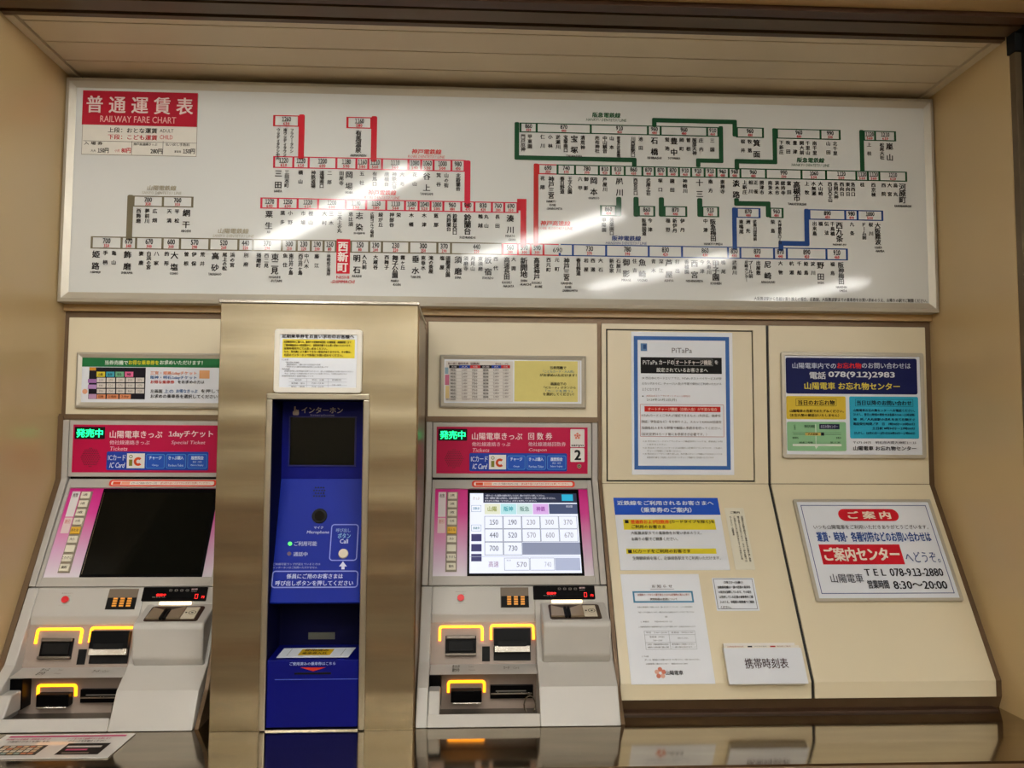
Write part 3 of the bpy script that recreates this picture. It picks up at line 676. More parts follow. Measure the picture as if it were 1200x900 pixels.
    for k in range(n):
        v1 = tv - hgt * k - .0035; v0 = tv - hgt * (k + 1) + .0035
        b = MB(); b.slab(sp, c0 + .0035, c1 - .0035, v0, v1, -.0035, .002, mat('yellow_key', 'E0B030', .4) if k == 4 else mat('cream_key', 'DDD8C4', .4)); b.obj('button', root, bevel=.0015)
        if names[k]: 
            m_ = (c0 + c1) / 2; wd = .0035 * len(names[k]); p.t_uv(m_ - wd, m_ + wd, (v0 + v1) / 2 - .0045, (v0 + v1) / 2 + .0045, names[k], '4A443C', .02, res=1)
    p.emit(root)
    p = Print(sp, -.0046)
    d0, d1 = c0 - .0265, c0 - .003
    p.r(d0, d1, tv - hgt * 2.9, tv, 'DAD6D6', 1); p.r(d0, d1, tv - hgt * 4.75, tv - hgt * 3.0, 'DCC8C8', 1)
    p.t_uv(d0 + .004, d1 - .004, tv - .02, tv - .006, '枚数', '605850', .02, res=1); p.t_uv(d0 + .004, d1 - .004, tv - hgt * 3 - .02, tv - hgt * 3 - .006, '割引', 'C07060', .02, res=1)
    p.emit(root, 'caption_print')

    # ---------------------------------------------------------------- console
    ua = lambda x, y: sp.uv(x, y)[0]
    xm0, xm1 = X0 + .030, ua(628, 740)
    FB = 2.287
    outer = [s686, s775, (2.338, z(805, 2.338)), (FB, CT + .001)]
    b = MB()
    b.prism([(2.70, s686[1])] + outer + [(2.70, CT + .001)], X0 + dx, xm0 + dx, CASE2)
    b.prism([(2.70, s686[1])] + outer + [(2.70, CT + .001)], xm1 + dx, X1 + dx, CASE2)
    yc = s719[0]; zc = z(729.5, yc); yd = yc - .036; zd = z(778, yd); ye = 2.372; ze = z(790, ye)
    yf = 2.435; zf = ze - .006; zt = z(829, yf)
    b.prism([(2.70, s686[1]), s686, s719, (yc, zc), (2.70, zc)], xm0 + dx, xm1 + dx, CASE2)
    b.prism([(2.70, zd), (yd, zd), (ye, ze), (yf, zf), (2.70, zf)], xm0 + dx, xm1 + dx, CASE2)
    b.prism([(2.36, zt), (2.325, zt + .004), (FB + .012, CT + .033), (FB, CT + .001), (2.36, CT + .001)], xm0 + dx, xm1 + dx, CASE2)
    con = b.obj('console_body', root, bevel=.004, seg=3)
    b = MB(); b.prism([(2.70, zc + .001), (yc + .001, zc + .001), (yd + .0005, zd - .001), (2.70, zd - .001)], xm0 + dx, xm1 + dx, PLATE); b.obj('upper_recess_plate', root)
    b = MB(); b.prism([(2.70, zf + .002), (yf, zf + .002), (yf, CT + .002), (2.70, CT + .002)], xm0 + dx, xm1 + dx, PLATE); b.obj('lower_recess_plate', root)
    b = MB(); b.box(xm0 + dx, xm1 + dx, 2.32, yf, CT + .003, zt - .002, mat('tray_steel', '7A7468', .3, .8))
    um = ua(575, 832); b.box(um + dx, xm1 + dx, 2.328, 2.352, zt - .003, zt + .005, CHROME)
    b.obj('change_tray', root, bevel=.002)
    P1 = Plane((0, yc, zc), (0, yc - yd, zc - zd), dx); P2 = vplane(yf, dx)
    def hb_(pl, x0, y0, x1, y1): return pl.box(x0, y0, x1, y1)
    def bracket(pl, x0, y0, x1, y1, nm='light_bracket'):
        u0, u1, v0, v1 = pl.box(x0, y0, x1, y1); t = .0068; r = .010; n = 5
        out = [(u0, v0)] + [(u0 + r - r * math.cos(math.radians(90 * k / n)), v1 - r + r * math.sin(math.radians(90 * k / n))) for k in range(n + 1)]
        out += [(u1 - r + r * math.sin(math.radians(90 * k / n)), v1 - r + r * math.cos(math.radians(90 * k / n))) for k in range(n + 1)] + [(u1, v0)]
        r2 = r - t * .8; a0, a1, w1 = u0 + t, u1 - t, v1 - t
        inn = [(a0, v0)] + [(a0 + r2 - r2 * math.cos(math.radians(90 * k / n)), w1 - r2 + r2 * math.sin(math.radians(90 * k / n))) for k in range(n + 1)]
        inn += [(a1 - r2 + r2 * math.sin(math.radians(90 * k / n)), w1 - r2 + r2 * math.cos(math.radians(90 * k / n))) for k in range(n + 1)] + [(a1, v0)]
        N_ = len(out); b = MB(); vs = [pl.pt(*q, h) for h in (0, .004) for q in out + inn]
        fs = []
        for i in range(N_ - 1): fs += [(i, i + 1, N_ + i + 1, N_ + i)[::-1], (2 * N_ + i, 2 * N_ + i + 1, 3 * N_ + i + 1, 3 * N_ + i), (i, i + 1, 2 * N_ + i + 1, 2 * N_ + i), (N_ + i, N_ + i + 1, 3 * N_ + i + 1, 3 * N_ + i)[::-1]]
        b.add(vs, fs, AMBER); b.obj(nm, root)
    bracket(P1, 514, 733, 566.5, 751); bracket(P1, 574, 731.5, 626.3, 749.5)
    bracket(P2, 524, 797, 569, 811)
    # note and card slots
    b = MB(); u0, u1, v0, v1 = P1.box(522, 745, 558, 769)
    b.slab(P1, u0, u1, v0, v1, 0, .006, BLACK); b.slab(P1, u0 + .002, u1 - .002, v1 - .010, v1, .006, .013, LIP); b.slab(P1, u0, u1, v0, v0 + .007, .006, .016, LIP); b.slab(P1, u0 + .008, u1 - .008, v0 + .012, v1 - .014, .006, .010, MBLACK)
    b.obj('banknote_slot', root, bevel=.0015)
    b = MB(); u0, u1, v0, v1 = P1.box(578.5, 737, 621.5, 774)
    vm = v0 + (v1 - v0) * .45; b.slab(P1, u0, u1, vm, v1, 0, .020, BLACK); b.slab(P1, u0, u1, v0, vm, 0, .004, MBLACK); b.slab(P1, u0 + .002, u1 - .002, vm - .018, vm - .001, .004, .020, CHROME)
    b.slab(P1, u0 + .012, u1 - .012, v1 - .05, v1 - .035, .02, .022, MBLACK); b.obj('card_slot', root, bevel=.0015)
    b = MB(); u0, u1, v0, v1 = P1.box(565, 757.5, 574, 775); b.slab(P1, u0, u1, v0, v1, 0, .002, MBLACK); b.obj('sensor_window', root)
    b = MB(); u0, u1, v0, v1 = P2.box(528.5, 806, 564.5, 820)
    b.slab(P2, u0, u1, v0, v1, 0, .028, BLACK); b.slab(P2, u0 + .004, u1 - .002, v0 - .002, v0 + .002, .02, .034, CHROME); b.obj('ticket_outlet', root, bevel=.003)
    b = MB(); u0, u1, v0, v1 = P2.box(574.5, 802, 624.5, 817)
    b.slab(P2, u0, u1, v0, v1, 0, .012, BLACK); b.slab(P2, u0 + .001, u1 - .004, v0 + .012, v0 + .016, .012, .016, CHROME); b.slab(P2, u0 + .015, u1 - .02, v1 - .016, v1 - .013, .012, .0125, mat('slot_mark', '6A6660', .5)); b.obj('card_outlet', root, bevel=.0015)
    # coin pull ring at right end of the tray
    b = MB(); ru = P2.uv(620, 822)[0]
    prev = None
    for k in range(15):
        t = math.radians(-60 + 300 * k / 14); c = P2.pt(ru + .020 * math.cos(t) * .8, P2.uv(620, 822)[1] + .024 * math.sin(t), .03)
        if prev is not None:
            d = (c - prev).normalized(); a = d.cross(Vector((0, 1, 0))).normalized() * .002; e = Vector((0, .002, 0))
            vs = [prev + a, prev + e, prev - a, prev - e, c + a, c + e, c - a, c - e]; b.add(vs, [(i, (i + 1) % 4, 4 + (i + 1) % 4, 4 + i) for i in range(4)], CHROME)
        prev = c
    b.obj('pull_ring', root)
    # left black pocket and the light block below it
    b = MB(); u0, u1 = ua(500, 800), ua(517, 800)
    b.box(xm0 + dx, u1 + dx, 2.385, yf, z(826, 2.385), z(791, 2.385), BLACK); b.obj('receipt_pocket', root, bevel=.002)
    b = MB(); u1 = vplane(2.33).uv(515.5, 825)[0]; b.prism([(2.385, z(809, 2.335)), (2.336, z(809, 2.336)), (2.296, CT + .03), (2.385, CT + .03)], X0 + .031 + dx, u1 + dx, CASE2); b.obj('guard_block', root, bevel=.004, seg=3)
    # printed labels on the ledge
    L = Plane((0, ye, ze), (0, yd - ye, zd - ze), dx); p = Print(L, .0008)
    p.t(530, 780, 539, 783.3, 'きっぷ', '5A5048', .04, res=1); p.t(530, 784, 538.5, 788, 'おつり', '3A3430', .05, res=1); p.t(549, 781, 555, 783, 'Ticket', '8A8478', 0, res=1); p.t(549, 785, 557, 787, 'Change', '8A8478', 0, res=1)
    p.t(590, 781.5, 597, 785, 'カード', '5A5048', .03, res=1); p.t(601, 782, 608, 784.5, 'Card', '8A8478', .01, res=1); p.emit(con)
    # call button
    b = MB(); u, v = sp.uv(540, 701.2); b.disc(sp, u, v, .0115, .0, .003, CASE); b.disc(sp, u, v, .0098, .003, .007, mat('call_red', 'D81C28', .35)); b.obj('call_button', root)
    p = Print(sp, .0006); p.t(534, 693, 546, 694.3, '呼び出しボタン', '7A6A60', 0, res=1); p.t(536, 696, 544, 697, 'Call', '7A9070', 0, res=1); p.t(534, 707, 546, 708.2, 'ボタンを押してください', 'A09080', 0, res=1); p.emit(con)
    # keypad recess
    b = MB(); u0, u1, v0, v1 = sp.box(586.5, 688.5, 619.5, 712); vm = sp.uv(602, 699)[1]
    b.slab(sp, u0, u1, v0, v1, 0, .0012, mat('recess_brown', '6A5C4C', .5)); b.slab(sp, u0 + .002, u1, v0, vm, .0012, .004, MBLACK); kp = b.obj('keypad', root)
    OR = mat('key_orange', 'E09A3C', .4, emit=.25, ecol='E08A20')
    for r_ in range(4):
        for c_ in range(3):
            uu = u0 + .019 + c_ * .0195; vv = v0 + .0068 + r_ * .0069
            b = MB(); b.slab(sp, uu, uu + .0115, vv, vv + .0045, .004, .0065, OR); b.obj('key', kp)
    # display
    b = MB(); u0, u1, v0, v1 = sp.box(624.8, 686.8, 697, 702.7); b.rslab(sp, u0, u1, v0, v1, .003, 0, .003, BLACK); dp = b.obj('coin_display', root)
    p = Print(sp, .0032); p.t(640.5, 694.5, 651.5, 697.5, '使用中', REDLED, .05); p.t(637, 697.8, 651.5, 699, 'Now in use', 'B0A8A4', 0, res=1)
    p.line(684.2, 694.8, 687.6, 700.2, .55, REDLED, 1); p.t(692, 697, 695, 699.8, '円', REDLED, .05)
    for k in range(4): u, v = sp.uv(655.5 + 6.2 * k, 690.6); p.outline(u - .005, u + .005, v - .0038, v + .0038, .0009, '6A625C', 1, .0036)
    for k, s_ in enumerate(('10', '50', '100', '500')): p.t(653.8 + 6.2 * k, 689.7, 657.2 + 6.2 * k, 691.5, s_, '9A928C', 0, res=1)
    p.t(678.5, 688.5, 685.5, 690.5, '紙幣', 'D0B0B0', .04, res=1); p.t(679, 691.4, 685, 692.6, '1000', 'B0A8A4', 0, res=1); p.emit(dp)
    # coin unit bulge
    bx0, bx1 = ua(634.5, 745), ua(712.5, 745)
    BY = 2.390; top = sl(706); pr = [(top[0] + .02, top[1]), top, (BY + .006, z(728, BY + .006)), (BY, z(733, BY)), (BY, z(768, BY)), (BY + .016, z(777, BY + .016)), (2.47, z(777, BY + .01))]
    b = MB(); b.prism(pr, bx0 + dx, bx1 + dx, CASE2); cu = b.obj('coin_unit', root, bevel=.016, seg=4)
    a = top; e = (BY + .006, z(728, BY + .006)); T = Plane((0, e[0], e[1]), (0, a[0] - e[0], a[1] - e[1]), dx)
    b = MB(); u0, u1, v0, v1 = sp.box(646.5, 703.4, 682, 706.6); b.slab(sp, u0, u1, v0, v1, .0, .003, WARMBAR); b.obj('light_bar', root)
    u0, u1, v0, v1 = T.box(643.5, 708.8, 703.5, 725.6)
    b = MB(); b.rslab(T, u0, u1, v0, v1, .008, .0, .0015, mat('slot_bronze', '3E2F22', .35, .4)); cs = b.obj('coin_slot', root)
    W = u1 - u0; H = v1 - v0
    PL = mat('slot_plate', 'A8987E', .3, .55)
    b = MB()
    def quad(pts, h, M): b.add([T.pt(*q, h) for q in pts] + [T.pt(*q, .001) for q in pts], [(0, 1, 2, 3), (0, 4, 5, 1), (1, 5, 6, 2), (2, 6, 7, 3), (3, 7, 4, 0)], M)
    quad([(u0 + .03 * W, v0 + .01), (u0 + .28 * W, v0 + .01), (u0 + .28 * W, v1 - .35 * H), (u0 + .05 * W, v1 - .15 * H)], .006, PL)
    quad([(u0 + .41 * W, v0 + .01), (u0 + .66 * W, v0 + .01), (u0 + .66 * W, v1 - .08 * H), (u0 + .41 * W, v1 - .35 * H)], .006, PL)
    b.slab(T, u0 + .29 * W, u0 + .335 * W, v0 + .004, v1 - .3 * H, .001, .009, MBLACK); b.slab(T, u0 + .355 * W, u0 + .40 * W, v0 + .004, v1 - .3 * H, .001, .009, MBLACK)
    b.slab(T, u0 + .67 * W, u0 + .92 * W, v0 + .01, v1 - .01, .001, .004, mat('slot_label', 'CFC6B0', .4)); b.obj('slot_guide', cs)
    p = Print(T, .0042); m1 = u0 + .83 * W; mv = (v0 + v1) / 2
    p.outline(m1 - .010, m1 + .010, mv - .010, mv + .010, .0018, '3A342C', 1, .0095); p.r(m1 - .003, m1 + .003, mv - .003, mv + .003, '3A342C', 1); p.r(u0 + .70 * W, u0 + .735 * W, mv - .003, mv + .003, '3A342C', 1); p.emit(cs)
    return root
m2 = ticket_machine(0, True, 'grey ticket machine with lit white screen and number 2 sticker, right of steel kiosk')
m1 = ticket_machine(-1.112, False, 'grey ticket machine with dark black screen at the far left of the counter')

# ================================================================== INTERCOM KIOSK
def kiosk():
    Y = 2.28; pl = vplane(Y)
    root = empty('intercom_kiosk', (-.39, 2.28, CT), 'brushed steel pillar with blue intercom booth between the two ticket machines', 'intercom')
    X0, X1, ZT = -.660, -.1395, EYE + .370
    r0, r1, q0, q1 = -.530, -.268, CT + .004, pl.uv(370, 463)[1] + EYE
    b = MB(); bk = 2.655
    U_ = [(X0, CT), (r0, CT), (r0, q1), (r1, q1), (r1, CT), (X1, CT), (X1, ZT), (X0, ZT)]; k_ = len(U_)
    b.add([(x, y, z) for y in (Y, bk) for x, z in U_], [tuple(range(k_)), tuple(range(k_, 2 * k_))[::-1]] + [((i + 1) % k_, i, k_ + i, k_ + (i + 1) % k_) for i in range(k_)], STEEL)
    b.obj('pillar', root, bevel=.0015)
    b = MB(); b.box(X0 - .005, X1 + .004, Y - .005, bk, ZT, ZT + .010, CHROME); b.obj('cap', root, bevel=.002)
    # opening frame
    fr = mat('booth_frame', 'A8A08E', .32, .8)
    b = MB(); z0, z1 = CT, q1
    u0, u1, v1 = r0 - .004, r1 + .004, q1 + .004 - EYE; wd = .0165
    hi, ho = .004, .009
    def q(pts): b.add([pl.pt(x, y, h) for x, y, h in pts], [(0, 1, 2, 3)], fr)
    v0 = CT - EYE + .002
    b.slab(pl, u0, u0 + wd, v0, v1 - wd, 0, .006, fr); b.slab(pl, u1 - wd, u1, v0, v1 - wd, 0, .006, fr); b.slab(pl, u0, u1, v1 - wd, v1, 0, .006, fr)
    b.obj('opening_frame', root, bevel=.003, seg=2)
    i0, i1 = r0 + .0125, r1 - .0125; it = q1 - .012
    # booth lining
    DB = mat('booth_lining', '04052E', .6, spec=.1)  # near-black blue: shade inside the recess is put into the colour
    UY = 2.40
    zb = pl.uv(370, 707)[1] + EYE                      # foot of the sloping face on the front plane
    ub = vplane(UY).uv(370, 561)[1] + EYE
    sf = (2.298, vplane(2.298).uv(370, 706)[1] + EYE)
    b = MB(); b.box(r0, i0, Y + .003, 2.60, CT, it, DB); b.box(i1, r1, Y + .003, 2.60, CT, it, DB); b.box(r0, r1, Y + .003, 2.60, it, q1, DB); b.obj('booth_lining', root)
    b = MB(); b.box(i0, i1, UY, UY + .02, ub, it, BLUE); b.obj('upper_panel', root)
    b = MB(); b.prism([(UY + .001, ub), sf, (sf[0] + .004, sf[1] - .004), (UY + .05, sf[1] - .004), (UY + .05, ub)], i0, i1, BLUE_LIT); face = b.obj('sloping_panel', root, bevel=.001)
    # upper panel print and screen
    up_ = vplane(UY)
    b = MB(); u0, u1, v0, v1 = up_.box(338.5, 488, 417.5, 546.5); b.slab(up_, u0, u1, v0, v1, .0, .004, mat('visor_edge', '101460', .4)); 
    sc = b.obj('visor', root, bevel=.001); b = MB(); b.slab(up_, u0 + .004, u1 - .004, v0 + .004, v1 - .003, .004, .0048, GLASS); b.obj('visor_glass', sc)
    p = Print(up_, .0008)
    p.t(353.5, 477, 402, 484.3, 'インターホン', 'C8C0BC', .02); p.t(364, 485.3, 392, 488.2, 'Interphone', '8C8CA8', .02)
    hx, hy = 347, 481.5                                 # pointing hand mark
    for x0, y0, x1, y1, r_ in ((344.8, 476, 346.6, 483, .8), (343.2, 481.5, 350.4, 486.5, 1.4), (346.8, 479.8, 348.4, 483, .7), (348.5, 480.3, 350.2, 483.5, .7)): p.rr(x0, y0, x1, y1, r_, 'B8A898', 1)
    p.emit(root)
    SP = Plane((0, sf[0], sf[1]), (0, UY + .001 - sf[0], ub - sf[1]))
    # speaker holes, microphone
    b = MB()
    for j in range(4):
        for i in range(5 if j % 2 else 4): u, v = SP.uv(370 + i * 3.1 - (2 if j % 2 else 0), 571.5 + j * 3.3); b.disc(SP, u, v, .0024, 0, .0007, MBLACK, 8)
    o = b.obj('speaker_holes', root); o['kind'] = 'stuff'
    b = MB(); u, v = SP.uv(374.5, 604.8); b.disc(SP, u, v, .0205, 0, .004, BLACK, 28); b.disc(SP, u, v, .0135, .004, .006, mat('mic_mesh', '120E08', .7, spec=.1), 24); b.obj('microphone', root, bevel=.001)
    p = Print(SP, .0008); W_, W2 = 'B4BCE0', 'C8D0F0'
    p.t(368, 616.8, 379, 620, 'マイク', W_, .02); p.t(359.5, 622, 385.5, 626.5, 'Microphone', W_, .02, shear=.15)
    p.t(345, 634.5, 371.5, 640, 'ご利用可能', W_, .02); p.t(344, 647, 360.5, 652, '通話中', W_, .02)
    p.t(320, 659.8, 375.5, 662.6, 'ご利用可能ランプが消えているときは', 'A0A8D0', .01, res=1); p.t(320, 663.8, 372, 666.6, 'インターホンはご利用いただけません', 'A0A8D0', .01, res=1)
    p.line(387, 614.3, 419.5, 657.3, 1.1, '8C98DC', 1, 3.5); p.line(318.5, 668.8, 419.8, 689, 1.2, '8C98DC', 1, 3.5)
    p.t(336, 672.5, 402, 678.3, '係員にご用のお客さまは', W2, .02); p.t(323, 680.5, 414, 686.5, '呼び出しボタンを押してください', W2, .02)
    p.t(394, 619.3, 411, 624, '呼び出し', '88A0D0', .02); p.t(396, 625, 411, 631.3, 'ボタン', '80B0D8', .03); p.t(398.5, 632, 408, 637, 'Call', W2, .02)
    def pp(x, y): return SP.uv(x, y)
    p.poly([pp(402, 658), pp(397.5, 663.8), pp(406.5, 663.8)], 'D8DCF0', 1); p.rect(400.2, 663.5, 403.8, 667.3, 'D8DCF0', 1)
    p.emit(face)
    b = MB(); u, v = SP.uv(402.5, 649); b.disc(SP, u, v, .0132, 0, .002, CHROME, 24); b.disc(SP, u, v, .0112, .002, .009, mat('push_button', 'CFC4AE', .35), 24); b.obj('call_button', root)
    b = MB(); u, v = SP.uv(340, 637.3); b.disc(SP, u, v, .0052, 0, .003, mat('lamp_green', '50E060', .4, emit=1.2, ecol='40E050'), 16); b.obj('status_lamp', root, label='lit green status lamp')
    b = MB(); u, v = SP.uv(339, 649); b.disc(SP, u, v, .0052, 0, .003, mat('lamp_off', '3C1440', .3), 16); b.obj('status_lamp', root, label='unlit dark red status lamp')
    # lower cavity and collection box
    bt = Y + .002
    bz1 = pl.uv(370, 773.5)[1] + EYE; bY = 2.425; bzb = bz1 + .004
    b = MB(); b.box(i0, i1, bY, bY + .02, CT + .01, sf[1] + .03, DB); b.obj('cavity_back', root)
    b = MB(); b.prism([(bt, CT + .008), (bt, bz1), (bY, bz1 + .006), (bY, CT + .008)], i0 + .001, i1 - .001, BLUE); box = b.obj('collection_box', root, bevel=.002)
    bp = vplane(bt); p = Print(bp, .0006)
    p.t(339.5, 775.5, 393.5, 779.5, 'ご使用済みの乗車券はこちら', 'A4B4E0', .02, res=1)
    a, c, d = bp.uv(352, 782), bp.uv(382, 782), bp.uv(367, 786.5); p.poly([a, c, d], 'C03020', 1); p.emit(box)
    b = MB(); u0, u1, v0, v1 = bp.box(345, 788, 388, 790.3); b.slab(bp, u0, u1, v0, v1, 0, .0012, MBLACK); u0, u1, v0, v1 = bp.box(322, 795.6, 420, 796.4); b.slab(bp, u0, u1, v0, v1, 0, .0008, mat('edge_line', '4458B8', .4)); b.obj('slot', box)
    cb = vplane(bY); b = MB(); u0, u1, v0, v1 = cb.box(361.5, 741, 392.5, 749); b.slab(cb, u0, u1, v0, v1, 0, .002, mat('dim_plate', '5A5C54', .4, .4)); b.obj('name_plate', root)
    b = MB(); b.box(i0, i1, Y - .001, Y + .01, CT, CT + .0035, CHROME); b.obj('sill', root)
    b = MB(); b.box(X1 + .0003, X1 + .003, 2.30, 2.64, CT + .002, ZT - .02, mat('side_flange', '7A6246', .3, .8)); b.obj('side_flange', root)
    return bz1, bY, bt
bz1, bY, bt = kiosk()
# notice lying on the collection box
TP = Plane((0, bt, bz1), (0, bY - bt, .006))
b = MB(); A = [TP.uv(*q) for q in ((324, 772), (408, 771.5), (417, 760.2), (333, 761.2))]
b.add([TP.pt(*q, .0025) for q in A] + [TP.pt(*q, .0035) for q in A], [(3, 2, 1, 0), (4, 5, 6, 7), (0, 1, 5, 4), (1, 2, 6, 5), (2, 3, 7, 6), (3, 0, 4, 7)], PAPER)
n = tag(b.obj('paper_notice'), 'small white paper notice with yellow patch lying on the blue collection box', 'notice')
p = Print(TP, .0039); 
def lerp(a, c, t): return (a[0] + (c[0] - a[0]) * t, a[1] + (c[1] - a[1]) * t)
def inside(s, t): return lerp(lerp(A[0], A[1], s), lerp(A[3], A[2], s), t)
p.poly([inside(.27, .2), inside(.72, .2), inside(.72, .85), inside(.27, .85)], 'D8B020', 0)
a = inside(.32, .55); c = inside(.66, .8); p.t_uv(a[0], c[0], a[1], c[1], '使用済み', '3A2A10', .03); a = inside(.32, .25); c = inside(.66, .48); p.t_uv(a[0], c[0], a[1], c[1], '乗車券入れ', '3A2A10', .03)
for s_ in (.12, .87): p.poly([inside(s_, .15), inside(s_ + .008, .15), inside(s_ + .008, .9), inside(s_, .9)], '9A9A9A', 0)
p.emit(n)

# ================================================================== SIGNS AND NOTICES
BK = '14121A'
def board(name_, label, pl, box, th=.012, frame=None, fw=.010, face=ACRY, rad=0, lab='sign', h0=.0):
    u0, u1, v0, v1 = box
    c = pl.pt((u0 + u1) / 2, v0, 0)
    root = empty(name_, c, label, lab)
    b = MB()
    if rad: b.rslab(pl, u0 + fw * .5, u1 - fw * .5, v0 + fw * .5, v1 - fw * .5, rad, h0, h0 + th * .7, face)
    else: b.slab(pl, u0 + fw * .5, u1 - fw * .5, v0 + fw * .5, v1 - fw * .5, h0, h0 + th * .7, face)
    b.obj('board', root)
    if frame:
        b = MB()
        if rad: b.rframe(pl, u0, u1, v0, v1, rad, fw, h0, h0 + th, frame); b.obj('frame', root, bevel=.0012)
        else: b.mitre(pl, u0, u1, v0, v1, fw, h0, h0 + th, h0 + th * .72, frame); b.obj('frame', root)
    return root, Print(pl, h0 + th * .7 + .0005)

# --- steel-framed travel notice over the left machine
fb = WALLP.box(91, 414, 262, 478.5)
root, p = board('framed_notice', 'framed notice with green header over the dark-screen ticket machine', WALLP, (fb[0], -.742, fb[2], fb[3]), .016, ALU, .017, ACRY)
p.rect(98, 420, 276, 430.8, '1C6A3A', 0); p.t(125, 422.8, 152, 428, '当券売機で', 'D8E4D8', .03); p.t(152.5, 422.8, 188, 428, 'お得な乗車券を', 'D8D030', .03); p.t(189, 422.8, 239, 428, 'お求めいただけます！', 'D8E4D8', .03)
p.rect(106, 431, 172, 468, '14101C', 0); p.rect(107, 431, 114.5, 434.5, 'C88A28', 1); p.rect(105, 444.5, 115, 449, '9A6AA8', 1); p.rect(105, 451, 115, 456, 'B088C0', 1); p.rect(106, 462, 115, 467.5, 'B890B8', 1); p.dot(101.5, 459, 3.2, 'D8A080', 1)
for k, c in enumerate(('D8C838', '40A0B8', '70B088', 'E06A98')): p.rect(115.2 + 11 * k, 436, 125 + 11 * k, 442, c, 1); p.t(117.5 + 11 * k, 437.5, 122.5 + 11 * k, 440.8, ('山陽', '阪神', '阪急', '神鉄')[k], BK, .02, res=1)
for r_ in range(3):
    for k in range(5):
        x, y = 115.5 + 11.3 * k, 443 + 6.5 * r_; p.rect(x, y, x + 10, y + 5.3, 'CFC9C2', 1); p.t(x + 2.5, y + 1.2, x + 7.5, y + 4, ('150', '190', '230', '300', '370', '440', '520', '570', '600', '670', '700', '730', '800', '860', '910')[r_ * 5 + k], '6A6460', 0, res=1)
for x0, x1, s_ in ((115.5, 125.5, '回数'), (127, 140.5, 'お得券'), (142, 155, '1day')): p.rect(x0, 462.5, x1, 467.8, 'D88A60', 1); p.t(x0 + 2, 463.6, x1 - 2, 466.6, s_, '5A2A18', .02, res=1)
p.t(178, 435.5, 232, 440.2, '三宮・姫路1dayチケット', 'E08A60', .03); p.rect(235, 434.5, 247, 444, 'D8A070', 1); p.t(178, 440.8, 232, 445.2, '阪神・明石1dayチケット', '3868A0', .03)
p.t(178, 446, 206, 450, 'お得な乗車券', 'C84038', .03); p.t(210, 446, 241, 450, 'をお求めの方は', BK, .02)
p.t(178, 456.5, 192, 460.8, '左画面', BK, .02); p.t(194, 456.5, 205, 460.8, '上の', '3868A0', .02); p.t(208, 456.5, 233, 460.8, 'お得なきっぷ', '3868A0', .03); p.t(237, 456.5, 262, 460.8, 'を押して、', BK, .02)
p.t(178, 462.5, 258, 467, 'お求めの乗車券を選択してください！', BK, .02)
p.emit(root)
# --- framed notice over the right machine
fb = WALLP.box(515.5, 417, 686, 478)
root, p = board('framed_notice', 'aluminium framed notice with timetable and yellow half over the lit-screen machine', WALLP, fb, .016, ALU, .014, ACRY)
p.rect(522, 423.5, 601, 471, 'D2CEC8', 0); p.t(525, 425, 562, 428, '払い戻し額早見表（回数券）', '5A3030', .03, res=1); p.t(580, 425.8, 595, 428, '単位：円', '7A5050', .02, res=1)
for x0, x1, c in ((526.5, 538, '181418'), (538, 551, '1C3C98'), (551, 562.5, 'C02C2C'), (562.5, 576, '181418'), (576, 587, '1C3C98'), (587, 597.5, 'C02C2C')):
    p.rect(x0, 428.4, x1, 432, c, 1); p.t(x0 + 3, 429.2, x1 - 3, 431.3, '区間' if c == '181418' else '大人' if c[0] == '1' else '小児', 'D0C8C8', .02, res=1)
p.rect(521.5, 431, 525.5, 438.5, '8AA8B8', 1); p.rect(521.5, 439.5, 526.5, 451.5, 'C8708C', 1); p.rect(522, 452.5, 526.5, 467, 'D8C088', 1)
for r_ in range(9):
    y = 434 + 3.9 * r_; p.hline(527, y + 1.9, 598, .3, 'A8A09C', 1)
    for x, s_ in ((531, '明石'), (544, '1,450'), (556, '730'), (569, '姫路'), (581, '2,850'), (592, '1,430')): p.t(x - 3, y - .9, x + 3.5, y + 1.2, s_, '6A605C' if x not in (531, 569) else '3A3434', .02, res=1)
p.t(522.5, 467.3, 534, 469, '発行会社', '5A3A3A', .02, res=1); p.t(541, 467.3, 585, 469, '※有効期間内の未使用券に限ります。手数料が必要です', '8A7A74', 0, res=1)
p.rect(602.5, 423.5, 676.5, 471, 'D6CA7C', 0); p.rect(677.2, 423.5, 679.5, 471, 'D8D4CC', 0)
p.t(644, 429.5, 663, 433.3, '当券売機で', '2A2818', .03); p.t(636, 434.3, 672, 437.3, '「こどもカード・大人用」', '3A7A90', .01); p.t(632, 438.3, 675, 441.8, 'がお求めいただけます！', '2A2818', .03)
p.t(645, 448.3, 663, 452, '画面左下の', '2A2818', .03); p.t(637, 453, 674, 456, '「ICカード」ボタンから', '4A4428', .02); p.t(639, 457, 670, 460, '「カードを買う」', '3A7A90', .01); p.t(636, 460.5, 672, 464, 'を選択してください！', '2A2818', .03)
p.emit(root)
